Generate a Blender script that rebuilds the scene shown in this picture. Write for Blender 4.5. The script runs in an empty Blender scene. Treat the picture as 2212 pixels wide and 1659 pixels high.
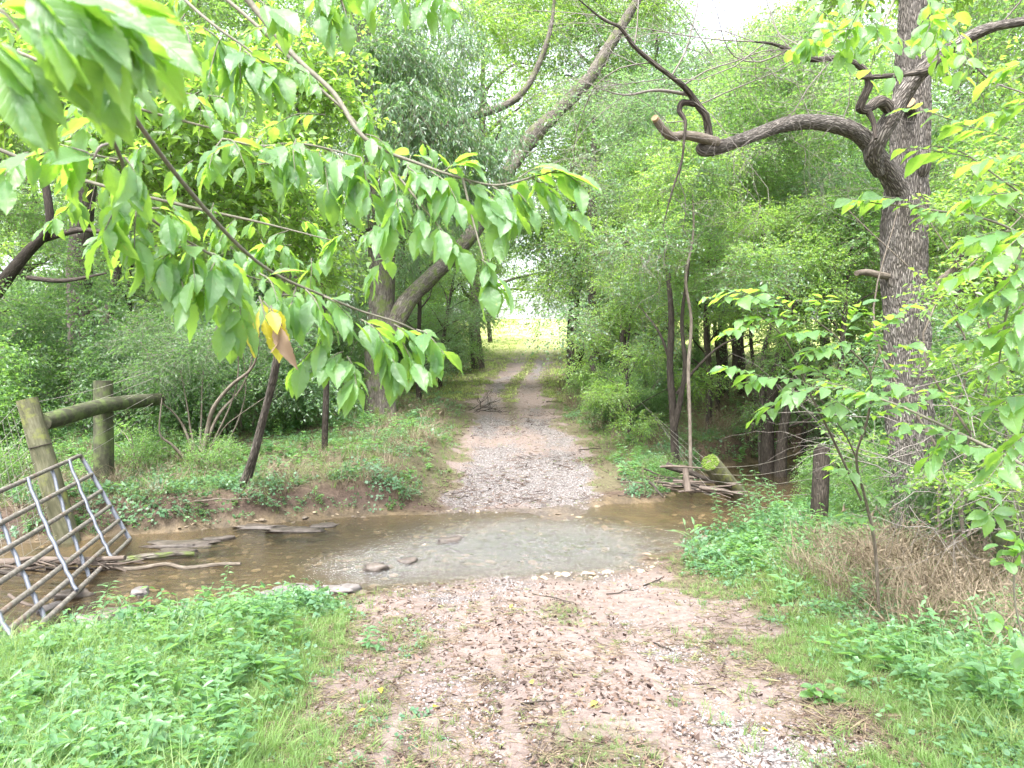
import bpy, math, random
import numpy as np
from mathutils import Vector

# ------------------------------------------------------------------ scene, camera, sky, sun, exposure
scene = bpy.context.scene
COL = scene.collection
FPX = 770.0
CAMZ = 1.65
PITCH = math.radians(0.9)
cam_d = bpy.data.cameras.new("camera")
cam_d.sensor_width = 36.0
cam_d.lens = FPX / 1024.0 * 36.0
cam_d.clip_start = 0.02
cam_d.clip_end = 2000
cam_d.dof.use_dof = True
cam_d.dof.focus_distance = 7.0
cam_d.dof.aperture_fstop = 9.0
cam = bpy.data.objects.new("camera", cam_d)
cam.location = (0, 0, CAMZ)
cam.rotation_euler = (math.pi / 2 - PITCH, 0, 0)
COL.objects.link(cam)
scene.camera = cam

SUN_EL, SUN_ROT = math.radians(62), math.radians(205)
world = bpy.data.worlds.new("World")
scene.world = world
world.use_nodes = True
wn = world.node_tree
wn.nodes.clear()
sky = wn.nodes.new("ShaderNodeTexSky")
sky.sky_type = 'NISHITA'
sky.sun_disc = False
sky.sun_elevation = SUN_EL
sky.sun_rotation = SUN_ROT
sky.air_density = 1.0
sky.dust_density = 5.0
sky.ozone_density = 1.0
hsv = wn.nodes.new("ShaderNodeHueSaturation")     # a white overcast sky, not a blue one
hsv.inputs['Saturation'].default_value = 0.35
bg = wn.nodes.new("ShaderNodeBackground")
bg.inputs['Strength'].default_value = 0.15
wo = wn.nodes.new("ShaderNodeOutputWorld")
wn.links.new(sky.outputs[0], hsv.inputs['Color'])
wn.links.new(hsv.outputs[0], bg.inputs['Color'])
wn.links.new(bg.outputs[0], wo.inputs['Surface'])

sun_d = bpy.data.lights.new("sun", 'SUN')
sun_d.energy = 1.3
sun_d.angle = math.radians(25)
sun_d.color = (1.0, 0.985, 0.96)
sun = bpy.data.objects.new("sun", sun_d)
sdir = Vector((math.sin(SUN_ROT) * math.cos(SUN_EL), math.cos(SUN_ROT) * math.cos(SUN_EL), math.sin(SUN_EL)))
sun.rotation_euler = sdir.to_track_quat('Z', 'Y').to_euler()
COL.objects.link(sun)

scene.view_settings.view_transform = 'Standard'
scene.view_settings.look = 'None'
scene.view_settings.gamma = 1.0
scene.view_settings.use_curve_mapping = False
scene.view_settings.exposure = 2.7
scene.render.engine = 'CYCLES'
cy = scene.cycles
cy.max_bounces = 8
cy.diffuse_bounces = 5
cy.glossy_bounces = 3
cy.transmission_bounces = 6
cy.transparent_max_bounces = 12
cy.caustics_reflective = False
cy.caustics_refractive = False
cy.sample_clamp_indirect = 8.0
cy.use_denoising = True

# ------------------------------------------------------------------ numeric helpers
rng = np.random.default_rng(7)
K = 1024.0 / 2212.0


def P(u, v, d):
    """world point seen at (u, v) of the photograph (2212 wide) at forward distance d"""
    px, py = u * K, v * K
    a, b = (px - 512.0) / FPX, -(py - 384.0) / FPX
    c, s = math.cos(PITCH), math.sin(PITCH)
    dy = c + b * s
    dz = -s + b * c
    t = d / dy
    return np.array([a * t, d, CAMZ + dz * t])


def RW(w, d):
    """radius in metres of something w view-pixels wide at distance d"""
    return w * K * d / FPX / 2.0


def _hash(ix, iy, iz, seed):
    h = (ix * 374761393 + iy * 668265263 + iz * 2147483647 + seed * 1274126177) & 0xFFFFFFFF
    h = ((h ^ (h >> 13)) * 1274126177) & 0xFFFFFFFF
    h = h ^ (h >> 16)
    return (h & 0xFFFF) / 65535.0


def vnoise(p, seed=0):
    p = np.asarray(p, float)
    i = np.floor(p).astype(np.int64)
    f = p - i
    f = f * f * (3 - 2 * f)
    r = 0
    for dx in (0, 1):
        for dy in (0, 1):
            for dz in (0, 1):
                w = (f[..., 0] if dx else 1 - f[..., 0]) * (f[..., 1] if dy else 1 - f[..., 1]) * (f[..., 2] if dz else 1 - f[..., 2])
                r = r + w * _hash(i[..., 0] + dx, i[..., 1] + dy, i[..., 2] + dz, seed)
    return r


def n2(x, y, sc, seed=0, octv=3):
    x = np.asarray(x, float); y = np.asarray(y, float)
    r, a, t = 0, 1.0, 0
    for o in range(octv):
        r = r + a * vnoise(np.stack([x * sc * 2 ** o, y * sc * 2 ** o, np.zeros_like(x) + o * 7.3], -1), seed + o)
        t += a; a *= 0.5
    return r / t


def sstep(a, b, x):
    t = np.clip((np.asarray(x, float) - a) / (b - a), 0, 1)
    return t * t * (3 - 2 * t)


def unit(v):
    v = np.asarray(v, float)
    return v / np.maximum(np.linalg.norm(v, axis=-1, keepdims=True), 1e-9)


# ------------------------------------------------------------------ terrain functions
WL = -0.40
ROAD_Y = [-20, 3.3, 7.2, 8.2, 11.4, 16, 26, 34, 50, 80, 92, 130, 400]
ROAD_Z = [0.02, 0.0, -0.37, -0.47, -0.37, 0.02, 0.87, 1.65, 3.4, 7.0, 7.9, 8.2, 6.0]
RC_Y = [-10, 3.3, 7.5, 11.5, 16, 20, 26, 30, 34, 42, 50, 80, 200]
RC_X = [0.5, 0.44, 0.12, 0.20, 0.28, 0.05, -0.15, 0.1, 0.6, 1.2, 1.9, 4.5, 12]
RC_H = [1.15, 1.2, 1.45, 1.3, 1.3, 1.25, 1.12, 1.05, 1.0, 1.2, 1.3, 1.4, 1.4]
CREEK = np.array([(-30, 3.0, 1.6), (-12, 5.2, 1.8), (-7, 6.6, 2.0), (-4, 7.65, 2.2), (-2.7, 8.35, 2.0), (-1.5, 9.1, 1.85), (0, 9.45, 1.9), (1.5, 10.4, 1.35),
                  (2.9, 11.5, 1.0), (4.2, 13.3, 1.1), (5.6, 15.8, 1.2), (7.5, 17.8, 1.2), (11, 19.5, 1.3), (18, 21, 1.3), (40, 22, 1.5)], float)


def creek_s(x, y):
    """distance outside the water's edge (negative in the creek), and side (+1 far bank)"""
    x = np.asarray(x, float); y = np.asarray(y, float)
    best = np.full(x.shape, 1e9); side = np.ones(x.shape)
    for a, b in zip(CREEK[:-1], CREEK[1:]):
        d = b[:2] - a[:2]
        t = np.clip(((x - a[0]) * d[0] + (y - a[1]) * d[1]) / (d @ d), 0, 1)
        cx, cy_ = a[0] + t * d[0], a[1] + t * d[1]
        s = np.hypot(x - cx, y - cy_) - (a[2] + t * (b[2] - a[2]))
        sd = np.sign(d[0] * (y - cy_) - d[1] * (x - cx))
        m = s < best
        best = np.where(m, s, best); side = np.where(m, sd, side)
    wob = (n2(x, y, 1.3, 5, 2) - 0.5) * 0.5 + (n2(x, y, 5.0, 6, 1) - 0.5) * 0.12
    return best + wob, side


def road_m(x, y):
    """distance outside the track's edge (negative on the track)"""
    c = np.interp(y, RC_Y, RC_X); h = np.interp(y, RC_Y, RC_H)
    return np.abs(x - c) - h, x - c


def ground_z(x, y):
    x = np.asarray(x, float); y = np.asarray(y, float)
    zr = np.interp(y, ROAD_Y, ROAD_Z)
    s, side = creek_s(x, y)
    r, rx = road_m(x, y)
    far = side > 0
    base_far_l = np.maximum(np.interp(y, [5, 11, 13, 20, 26, 34], [0.0, 0.03, 0.27, 0.6, 0.95, 1.6]), zr)
    base_far_r = np.maximum(np.interp(y, [9, 11.5, 14, 20, 26, 34], [0.0, -0.12, 0.02, 0.35, 0.9, 1.55]), zr)
    base_far = np.where(x < 0.2, base_far_l, base_far_r)
    base_near = np.interp(y, [-20, 3, 6, 9, 14], [0.05, 0.0, -0.12, -0.18, -0.1])
    base = np.where(far, base_far, base_near)
    ramp = np.where(far, np.where(x < 0, 0.5, np.where(x > 4.0, 0.45, 0.9)), 1.0)
    land = WL + (base - WL) * (0.06 + 0.94 * sstep(0.0, 1.0, s / ramp))
    off = sstep(0.0, 0.9, r)
    bump = (n2(x, y, 0.8, 11, 3) - 0.5) * 0.16 * off + (n2(x, y, 4.0, 12, 3) - 0.5) * 0.05
    # track: wheel ruts, crown
    rut = np.exp(-((np.abs(rx) - 0.72) / 0.2) ** 2)
    tread = (np.exp(-((rx + 0.42) / 0.035) ** 2) + np.exp(-((rx + 0.98) / 0.04) ** 2) + np.exp(-((rx - 0.46) / 0.035) ** 2) + np.exp(-((rx - 1.02) / 0.04) ** 2)) * sstep(.35, .6, n2(x, y * .5, 1.1, 23, 2))
    track = zr - 0.045 * tread - 0.045 * rut * (0.5 + n2(x, y * 0.4, 2.0, 21, 2)) + (n2(x, y, 7.0, 13, 3) - 0.5) * 0.035
    land_road = np.where(s > 0, np.maximum(track, WL + 0.02 * np.minimum(s, 1)), WL - 0.03)
    z = land_road + (land - land_road) * off
    z = z + bump * np.where(s > 0, 1, 0.35) * np.where(far, 1.0, 0.8)
    # the bed: shallow on the ford, deeper beside it
    dep = np.interp(np.abs(x - 0.2), [0, 1.2, 2.5, 5], [0.05, 0.07, 0.13, 0.16])
    bed = WL - dep * sstep(0, 0.5, -s) - 0.004 + (n2(x, y, 5.0, 31, 3) - 0.5) * 0.07
    # gravel tongue that comes out of the water at the far side of the ford
    tongue = np.exp(-(((x - 0.75) / 0.42) ** 2 + ((y - 11.1) / 0.7) ** 2))
    bed = bed + 0.11 * tongue
    z = np.where(s < 0, np.minimum(np.maximum(bed, WL - 0.5), z + 0.3), z)
    z = np.where((s >= 0) & (s < 0.25), np.maximum(z, WL + 0.01), z)
    hill = sstep(60, 250, np.abs(x)) * 4
    return z + hill


# ------------------------------------------------------------------ mesh helpers
class Geo:
    def __init__(s):
        s.v, s.f, s.m, s.a, s.n, s.col = [], [], [], [], 0, []

    def add(s, v, faces, mat=0, attr=None, col=None):
        v = np.asarray(v, np.float32)
        faces = np.asarray(faces, np.int64)
        s.v.append(v)
        s.f.append(faces + s.n)
        s.m.append(np.full(len(faces), mat, np.int32))
        s.a.append(np.zeros((len(v), 3), np.float32) if attr is None else np.asarray(attr, np.float32))
        s.col.append(np.full(len(v), 0.5, np.float32) if col is None else np.broadcast_to(np.asarray(col, np.float32), (len(v),)))
        s.n += len(v)

    def mesh(s, name, mats, smooth=True):
        me = bpy.data.meshes.new(name)
        v = np.concatenate(s.v)
        tot = np.concatenate([np.full(len(f), f.shape[1], np.int32) for f in s.f])
        idx = np.concatenate([f.ravel() for f in s.f]).astype(np.int32)
        me.vertices.add(len(v))
        me.vertices.foreach_set('co', v.ravel())
        me.loops.add(len(idx))
        me.loops.foreach_set('vertex_index', idx)
        me.polygons.add(len(tot))
        st = np.zeros(len(tot), np.int32); st[1:] = np.cumsum(tot)[:-1]
        me.polygons.foreach_set('loop_start', st)
        me.polygons.foreach_set('loop_total', tot)
        me.polygons.foreach_set('material_index', np.concatenate(s.m))
        me.polygons.foreach_set('use_smooth', np.full(len(tot), bool(smooth)))
        at = me.attributes.new('tc', 'FLOAT_VECTOR', 'POINT')
        at.data.foreach_set('vector', np.concatenate(s.a).ravel())
        at = me.attributes.new('var', 'FLOAT', 'POINT')
        at.data.foreach_set('value', np.concatenate(s.col).astype(np.float32))
        for m in mats:
            me.materials.append(m)
        me.update(calc_edges=True)
        return me

    def obj(s, name, mats, parent=None, smooth=True, off=None):
        if off is not None:
            s.v = [v - np.asarray(off, np.float32) for v in s.v]
        return link(name, s.mesh(name, mats, smooth), parent)


def link(name, me, parent=None, loc=None):
    o = bpy.data.objects.new(name, me)
    COL.objects.link(o)
    if parent is not None:
        o.parent = parent
    if loc is not None:
        o.location = loc
    return o


def empty(name, loc=(0, 0, 0), rz=0.0, sc=1.0):
    o = bpy.data.objects.new(name, None)
    o.empty_display_size = 0.2
    o.location = tuple(float(c) for c in loc)
    o.rotation_euler = (0, 0, rz)
    o.scale = (sc, sc, sc)
    COL.objects.link(o)
    return o


def tag(o, label=None, cat=None, group=None, kind=None):
    if label: o['label'] = label
    if cat: o['category'] = cat
    if group: o['group'] = group
    if kind: o['kind'] = kind
    return o


def crom(pts, rad, seg=6):
    """Catmull-Rom resampling of a polyline and its radii"""
    p = np.asarray(pts, float); r = np.asarray(rad, float)
    if len(p) < 2: return p, r
    q = np.concatenate([[2 * p[0] - p[1]], p, [2 * p[-1] - p[-2]]])
    out, ro = [], []
    for i in range(len(p) - 1):
        for k in range(seg):
            t = k / seg
            a, b, c, d = q[i], q[i + 1], q[i + 2], q[i + 3]
            out.append(0.5 * ((2 * b) + (c - a) * t + (2 * a - 5 * b + 4 * c - d) * t * t + (3 * b - a - 3 * c + d) * t ** 3))
            ro.append(r[i] + (r[i + 1] - r[i]) * t)
    out.append(p[-1]); ro.append(r[-1])
    return np.array(out), np.array(ro)


def frames(p):
    t = np.gradient(p, axis=0); t = unit(t)
    n = np.zeros_like(t)
    a = np.array([1.0, 0, 0]) if abs(t[0][0]) < 0.8 else np.array([0, 1.0, 0])
    n0 = unit(a - t[0] * (a @ t[0])); n[0] = n0
    for i in range(1, len(t)):
        n0 = n0 - t[i] * (n0 @ t[i]); n0 = n0 / max(np.linalg.norm(n0), 1e-9); n[i] = n0
    return t, n, np.cross(t, n)


def tube(g, pts, rad, sides=8, seg=5, mat=0, cap=True, rough=0.0, seed=0, ridge=0.0, col=None):
    p, r = crom(pts, rad, seg) if seg > 1 else (np.asarray(pts, float), np.asarray(rad, float))
    t, n, b = frames(p)
    L = np.concatenate([[0], np.cumsum(np.linalg.norm(np.diff(p, axis=0), axis=1))])
    th = np.linspace(0, 2 * math.pi, sides, endpoint=False)
    cs, sn = np.cos(th), np.sin(th)
    R = r[:, None] * np.ones(sides)
    if rough > 0:
        q = np.stack([cs[None] * r[:, None] * 3 + 0 * L[:, None], sn[None] * r[:, None] * 3 + 0 * L[:, None], L[:, None] * 1.2 + 0 * cs[None]], -1)
        R = R * (1 + rough * (vnoise(q * 3, seed) - 0.5) * 2)
    if ridge > 0:
        q = np.stack([cs[None] * 9 + 0 * L[:, None], sn[None] * 9 + 0 * L[:, None], L[:, None] * 5 + 0 * cs[None]], -1)
        nz = np.abs(vnoise(q, seed + 3) - 0.5) * 2
        q2 = q * 2.1
        nz = nz * 0.7 + np.abs(vnoise(q2, seed + 4) - 0.5) * 0.6
        R = R + ridge * (np.clip(nz * 1.6, 0, 1) - 0.6)
    v = p[:, None] + (n[:, None] * cs[None, :, None] + b[:, None] * sn[None, :, None]) * R[..., None]
    m = len(p)
    i, j = np.meshgrid(np.arange(m - 1), np.arange(sides), indexing='ij')
    j2 = (j + 1) % sides
    f = np.stack([i * sides + j, i * sides + j2, (i + 1) * sides + j2, (i + 1) * sides + j], -1).reshape(-1, 4)
    rr = max(float(r.max()), 0.004)
    tc = np.stack([cs[None] * rr + 0 * L[:, None], sn[None] * rr + 0 * L[:, None], L[:, None] + 0 * cs[None]], -1).reshape(-1, 3)
    g.add(v.reshape(-1, 3), f, mat, tc, col)
    if cap:
        for e, rev in ((0, True), (m - 1, False)):
            ring = v[e]
            c = ring.mean(0)
            vv = np.concatenate([ring, [c]])
            ff = np.array([(k, (k + 1) % sides, sides) if not rev else ((k + 1) % sides, k, sides) for k in range(sides)])
            g.add(vv, ff, mat, np.concatenate([np.stack([cs * rr, sn * rr, np.full(sides, L[e])], -1), [[0, 0, L[e]]]]), col)
    return p, r


def ribbons(g, A, B, w, mat=1, sag=0.0):
    """thin three-sided twigs from A to B"""
    A = np.asarray(A, float); B = np.asarray(B, float); n = len(A)
    if n == 0: return
    d = unit(B - A)
    up = np.tile([0.0, 0, 1.0], (n, 1)); up[np.abs(d[:, 2]) > 0.9] = [1, 0, 0]
    s1 = unit(np.cross(d, up)); s2 = np.cross(d, s1)
    w = np.broadcast_to(np.asarray(w, float), (n,))[:, None]
    M = (A + B) / 2 - np.array([0, 0, 1.0]) * sag
    ring = []
    for k, (Q, ww) in enumerate(((A, 1.0), (M, 0.75), (B, 0.35))):
        for a in (0, 2.094, 4.189):
            ring.append(Q + (s1 * math.cos(a) + s2 * math.sin(a)) * w * ww)
    v = np.stack(ring, 1).reshape(-1, 3)
    base = np.arange(n)[:, None, None] * 9
    q = []
    for s in (0, 3):
        for k in range(3):
            q.append((s + k, s + (k + 1) % 3, s + 3 + (k + 1) % 3, s + 3 + k))
    f = (base + np.array(q)[None]).reshape(-1, 4)
    L = np.zeros((len(v), 3)); L[:, 2] = v[:, 2]; L[:, 0] = v[:, 0]
    g.add(v, f, mat, L)


def leaves(g, base, axis, nrm, length, width, mat=0, fold=0.25, col=None, curl=0.12, r=None):
    """many leaves: each two folded halves, cut as a six-point blade of four triangles"""
    n = len(base)
    if n == 0: return
    r = r or rng
    axis = unit(axis)
    side = unit(np.cross(axis, nrm)); nn = np.cross(side, axis)
    length = np.broadcast_to(np.asarray(length, float), (n,))[:, None]
    width = np.broadcast_to(np.asarray(width, float), (n,))[:, None]
    m = base + axis * length * 0.42
    tip = base + axis * length - nn * length * curl
    l = m + side * width * 0.5 - nn * width * fold * -1
    rr = m - side * width * 0.5 - nn * width * fold * -1
    v = np.stack([base, l, tip, rr], 1).reshape(-1, 3)
    b = np.arange(n)[:, None, None] * 4
    f = (b + np.array([(0, 1, 2), (0, 2, 3)])[None]).reshape(-1, 3)
    if col is None: col = r.random(n)
    g.add(v, f, mat, None, np.repeat(col, 4))


def sprays(g, clumps, n_spray, slen, per, llen, lw, droop=0.35, seed=0, flat=0.5, twigs=True, updir=0.1, lmat=0, tmat=1, hang=0.25, tw=0.0035, shell=0.75):
    """leafy sprays spread through a set of clumps (x, y, z, rx, rz, weight)"""
    r = np.random.default_rng(seed)
    c = np.asarray(clumps, float)
    w = c[:, 5] * c[:, 3] ** 2; w = w / w.sum()
    k = r.choice(len(c), n_spray, p=w)
    cc = c[k]
    dirs = unit(r.normal(size=(n_spray, 3)))
    rad = shell * r.random(n_spray) ** 0.4
    o = cc[:, :3] + dirs * rad[:, None] * np.stack([cc[:, 3], cc[:, 3], cc[:, 4]], 1)
    out = unit(dirs * np.array([1, 1, 0.4]) + r.normal(size=(n_spray, 3)) * 0.5 + np.array([0, 0, updir]))
    ln = slen * (0.55 + 0.9 * r.random(n_spray))
    T = (np.arange(per) + 0.7) / per
    T = T[None] + (r.random((n_spray, per)) - 0.5) * 0.6 / per
    pos = o[:, None] + out[:, None] * (T * ln[:, None])[..., None]
    pos[..., 2] -= droop * (T ** 2) * ln[:, None]
    tang = unit(out[:, None] - np.array([0, 0, 1.0]) * (2 * droop * T)[..., None])
    upv = unit(np.array([0, 0, 1.0]) + r.normal(size=(n_spray, 3)) * (1 - flat) * 0.6)
    side = unit(np.cross(out, upv))
    sg = np.where(np.arange(per) % 2 == 0, 1.0, -1.0)
    ax = unit(tang * 0.55 + side[:, None] * sg[None, :, None] * 0.8 + r.normal(size=pos.shape) * 0.42 - np.array([0, 0, hang]))
    nm = unit(upv[:, None] + r.normal(size=pos.shape) * 0.6)
    colr = np.clip(0.5 + 0.22 * r.normal(size=(n_spray, 1)) + 0.15 * r.normal(size=(n_spray, per)), 0, 1)
    sz = llen * (0.45 + 0.9 * r.random((n_spray, per)))
    leaves(g, pos.reshape(-1, 3), ax.reshape(-1, 3), nm.reshape(-1, 3), sz.ravel(), (sz * lw).ravel(), lmat, 0.2, colr.ravel(), 0.15, r)
    if twigs:
        ribbons(g, o, o + out * ln[:, None] - np.array([0, 0, 1.0]) * droop * ln[:, None] * 0.9, tw, tmat, 0)
    return o


# ------------------------------------------------------------------ materials
def new_mat(name):
    m = bpy.data.materials.new(name)
    m.use_nodes = True
    nt = m.node_tree
    for n in list(nt.nodes): nt.nodes.remove(n)
    out = nt.nodes.new('ShaderNodeOutputMaterial')
    return m, nt, out


def N(nt, typ, **kw):
    n = nt.nodes.new(typ)
    for k, v in kw.items():
        if k in n.inputs.keys() if hasattr(n.inputs, 'keys') else False:
            n.inputs[k].default_value = v
        else:
            setattr(n, k, v)
    return n


def ramp(nt, fac, stops, interp='LINEAR'):
    n = nt.nodes.new('ShaderNodeValToRGB')
    n.color_ramp.interpolation = interp
    e = n.color_ramp.elements
    while len(e) < len(stops): e.new(0.5)
    for el, (p, c) in zip(e, stops):
        el.position = p
        el.color = (c[0], c[1], c[2], 1) if len(c) >= 3 else (c[0],) * 3 + (1,)
    nt.links.new(fac, n.inputs[0])
    return n.outputs[0]


def mixc(nt, fac, a, b, typ='MIX'):
    n = nt.nodes.new('ShaderNodeMix')
    n.data_type = 'RGBA'; n.blend_type = typ
    for s, val in ((n.inputs[0], fac), (n.inputs[6], a), (n.inputs[7], b)):
        if isinstance(val, (int, float)): s.default_value = val
        elif isinstance(val, (tuple, list)): s.default_value = tuple(val) + ((1,) if len(val) == 3 else ())
        else: nt.links.new(val, s)
    return n.outputs[2]


def math_(nt, op, a, b=None, clamp=False):
    n = nt.nodes.new('ShaderNodeMath'); n.operation = op; n.use_clamp = clamp
    for s, val in ((n.inputs[0], a), (n.inputs[1], b)):
        if val is None: continue
        if isinstance(val, (int, float)): s.default_value = val
        else: nt.links.new(val, s)
    return n.outputs[0]


def attr(nt, name, out='Fac'):
    n = nt.nodes.new('ShaderNodeAttribute'); n.attribute_name = name
    return n.outputs[out]


def noise(nt, vec, scale, detail=3, rough=0.55, out=0):
    n = nt.nodes.new('ShaderNodeTexNoise')
    n.inputs['Scale'].default_value = scale
    n.inputs['Detail'].default_value = detail
    n.inputs['Roughness'].default_value = rough
    if vec is not None: nt.links.new(vec, n.inputs['Vector'])
    return n.outputs[out]


def mapv(nt, vec, sc):
    n = nt.nodes.new('ShaderNodeMapping')
    n.inputs['Scale'].default_value = sc
    nt.links.new(vec, n.inputs['Vector'])
    return n.outputs[0]


def bump(nt, h, strength, dist, prev=None):
    n = nt.nodes.new('ShaderNodeBump')
    n.inputs['Strength'].default_value = strength
    n.inputs['Distance'].default_value = dist
    nt.links.new(h, n.inputs['Height'])
    if prev is not None: nt.links.new(prev, n.inputs['Normal'])
    return n.outputs[0]


def geopos(nt):
    return nt.nodes.new('ShaderNodeNewGeometry').outputs['Position']


def leaf_mat(name, dark, light, trans, rough=0.42, tf=0.5, veins=False, spots=False, rnd=False, spec=0.5, yellow=0.0):
    m, nt, out = new_mat(name)
    v = attr(nt, 'var')
    if rnd:
        oi = nt.nodes.new('ShaderNodeObjectInfo').outputs['Random']
        v = math_(nt, 'ADD', math_(nt, 'MULTIPLY', v, 0.5), math_(nt, 'MULTIPLY', oi, 0.5))
    c = ramp(nt, v, [(0.1, dark), (0.9, light)])
    tcol = mixc(nt, v, tuple(x * 0.7 for x in trans), trans)
    nrm = None
    if veins:
        tc = attr(nt, 'tc', 'Vector')
        sep = nt.nodes.new('ShaderNodeSeparateXYZ'); nt.links.new(tc, sep.inputs[0])
        s, t = sep.outputs[0], sep.outputs[1]
        as_ = math_(nt, 'ABSOLUTE', s)
        ph = math_(nt, 'SUBTRACT', t, math_(nt, 'MULTIPLY', as_, 0.28))
        saw = math_(nt, 'PINGPONG', math_(nt, 'MULTIPLY', ph, 8.0), 0.5)
        vein = math_(nt, 'SUBTRACT', 1.0, math_(nt, 'DIVIDE', saw, 0.13), True)
        mid = math_(nt, 'SUBTRACT', 1.0, math_(nt, 'DIVIDE', as_, 0.035), True)
        vv = math_(nt, 'MAXIMUM', math_(nt, 'MULTIPLY', vein, 0.4), mid)
        c = mixc(nt, math_(nt, 'MULTIPLY', vv, 0.45), c, tuple(min(1, x * 2.0) for x in light))
        tcol = mixc(nt, math_(nt, 'MULTIPLY', vv, 0.4), tcol, tuple(x * 0.5 for x in trans))
        nz = noise(nt, tc, 14, 3)
        h = math_(nt, 'ADD', math_(nt, 'MULTIPLY', vv, -0.6), math_(nt, 'MULTIPLY', nz, 0.5))
        nrm = bump(nt, h, 0.5, 0.0022)
        if spots:
            oi = nt.nodes.new('ShaderNodeObjectInfo')
            loc = nt.nodes.new('ShaderNodeVectorMath'); loc.operation = 'ADD'
            nt.links.new(tc, loc.inputs[0])
            sc = nt.nodes.new('ShaderNodeVectorMath'); sc.operation = 'SCALE'
            cb = nt.nodes.new('ShaderNodeCombineXYZ')
            for k in range(3): nt.links.new(oi.outputs['Random'], cb.inputs[k])
            nt.links.new(cb.outputs[0], sc.inputs[0]); sc.inputs['Scale'].default_value = 37.0
            nt.links.new(sc.outputs[0], loc.inputs[1])
            sp = noise(nt, loc.outputs[0], 4.5, 2)
            msk = ramp(nt, sp, [(0.68, (0, 0, 0)), (0.75, (1, 1, 1))])
            c = mixc(nt, math_(nt, 'MULTIPLY', msk, 0.75), c, (0.30, 0.33, 0.08))
            tcol = mixc(nt, math_(nt, 'MULTIPLY', msk, 0.6), tcol, (0.5, 0.45, 0.08))
    p = nt.nodes.new('ShaderNodeBsdfPrincipled')
    p.inputs['Roughness'].default_value = rough
    p.inputs['Specular IOR Level'].default_value = spec
    nt.links.new(c, p.inputs['Base Color'])
    t = nt.nodes.new('ShaderNodeBsdfTranslucent')
    nt.links.new(tcol, t.inputs[0])
    if nrm is not None:
        nt.links.new(nrm, p.inputs['Normal']); nt.links.new(nrm, t.inputs['Normal'])
    mx = nt.nodes.new('ShaderNodeMixShader'); mx.inputs[0].default_value = tf
    nt.links.new(p.outputs[0], mx.inputs[1]); nt.links.new(t.outputs[0], mx.inputs[2])
    if spots:
        hole = ramp(nt, noise(nt, loc.outputs[0], 7.0, 1), [(0.775, (0, 0, 0)), (0.785, (1, 1, 1))])
        trn = nt.nodes.new('ShaderNodeBsdfTransparent')
        m2 = nt.nodes.new('ShaderNodeMixShader')
        nt.links.new(hole, m2.inputs[0]); nt.links.new(mx.outputs[0], m2.inputs[1]); nt.links.new(trn.outputs[0], m2.inputs[2])
        mx = m2
    nt.links.new(mx.outputs[0], out.inputs[0])
    return m


def bark_mat(name, a, b, c, scale=1.0, depth=0.02, plates=1.0, moss=0.0, mosscol=(0.10, 0.14, 0.03), stretch=0.22):
    m, nt, out = new_mat(name)
    tc = attr(nt, 'tc', 'Vector')
    q = mapv(nt, tc, (1, 1, stretch))
    n1 = noise(nt, q, 22 * scale, 6, 0.7)
    dis = nt.nodes.new('ShaderNodeVectorMath'); dis.operation = 'ADD'
    nn = nt.nodes.new('ShaderNodeTexNoise'); nn.inputs['Scale'].default_value = 9 * scale; nt.links.new(q, nn.inputs['Vector'])
    sc = nt.nodes.new('ShaderNodeVectorMath'); sc.operation = 'SCALE'; sc.inputs['Scale'].default_value = 0.05 / scale
    nt.links.new(nn.outputs['Color'], sc.inputs[0]); nt.links.new(q, dis.inputs[0]); nt.links.new(sc.outputs[0], dis.inputs[1])
    vo = nt.nodes.new('ShaderNodeTexVoronoi'); vo.feature = 'DISTANCE_TO_EDGE'; vo.inputs['Scale'].default_value = 30 * scale
    nt.links.new(dis.outputs[0], vo.inputs['Vector'])
    crack = ramp(nt, vo.outputs['Distance'], [(0.03, (0, 0, 0)), (0.26, (1, 1, 1))])
    h = math_(nt, 'ADD', math_(nt, 'MULTIPLY', crack, 0.6 * plates), math_(nt, 'MULTIPLY', n1, 0.6))
    col = ramp(nt, n1, [(0.3, a), (0.52, b), (0.72, c)])
    col = mixc(nt, math_(nt, 'MULTIPLY', math_(nt, 'SUBTRACT', 1.0, crack), 0.9 * plates), col, tuple(x * 0.22 for x in a))
    lich = ramp(nt, noise(nt, tc, 14, 5, 0.75), [(0.60, (0, 0, 0)), (0.66, (1, 1, 1))])
    col = mixc(nt, math_(nt, 'MULTIPLY', lich, 0.3), col, tuple(min(0.6, x * 1.35) for x in c))
    big = ramp(nt, noise(nt, tc, 2.3, 4, 0.6), [(0.35, (0.68, 0.66, 0.62)), (0.65, (1.12, 1.12, 1.12))])
    col = mixc(nt, 1.0, col, big, 'MULTIPLY')
    if moss:
        g = nt.nodes.new('ShaderNodeNewGeometry')
        mm = ramp(nt, noise(nt, g.outputs['Position'], 5, 4, 0.7), [(0.62 - 0.3 * moss, (0, 0, 0)), (0.75 - 0.3 * moss, (1, 1, 1))])
        col = mixc(nt, math_(nt, 'MULTIPLY', mm, 0.8), col, mosscol)
    p = nt.nodes.new('ShaderNodeBsdfPrincipled'); p.inputs['Roughness'].default_value = 0.85
    p.inputs['Specular IOR Level'].default_value = 0.25
    nt.links.new(col, p.inputs['Base Color'])
    nt.links.new(bump(nt, h, 1.0, depth), p.inputs['Normal'])
    nt.links.new(p.outputs[0], out.inputs[0])
    return m


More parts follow.
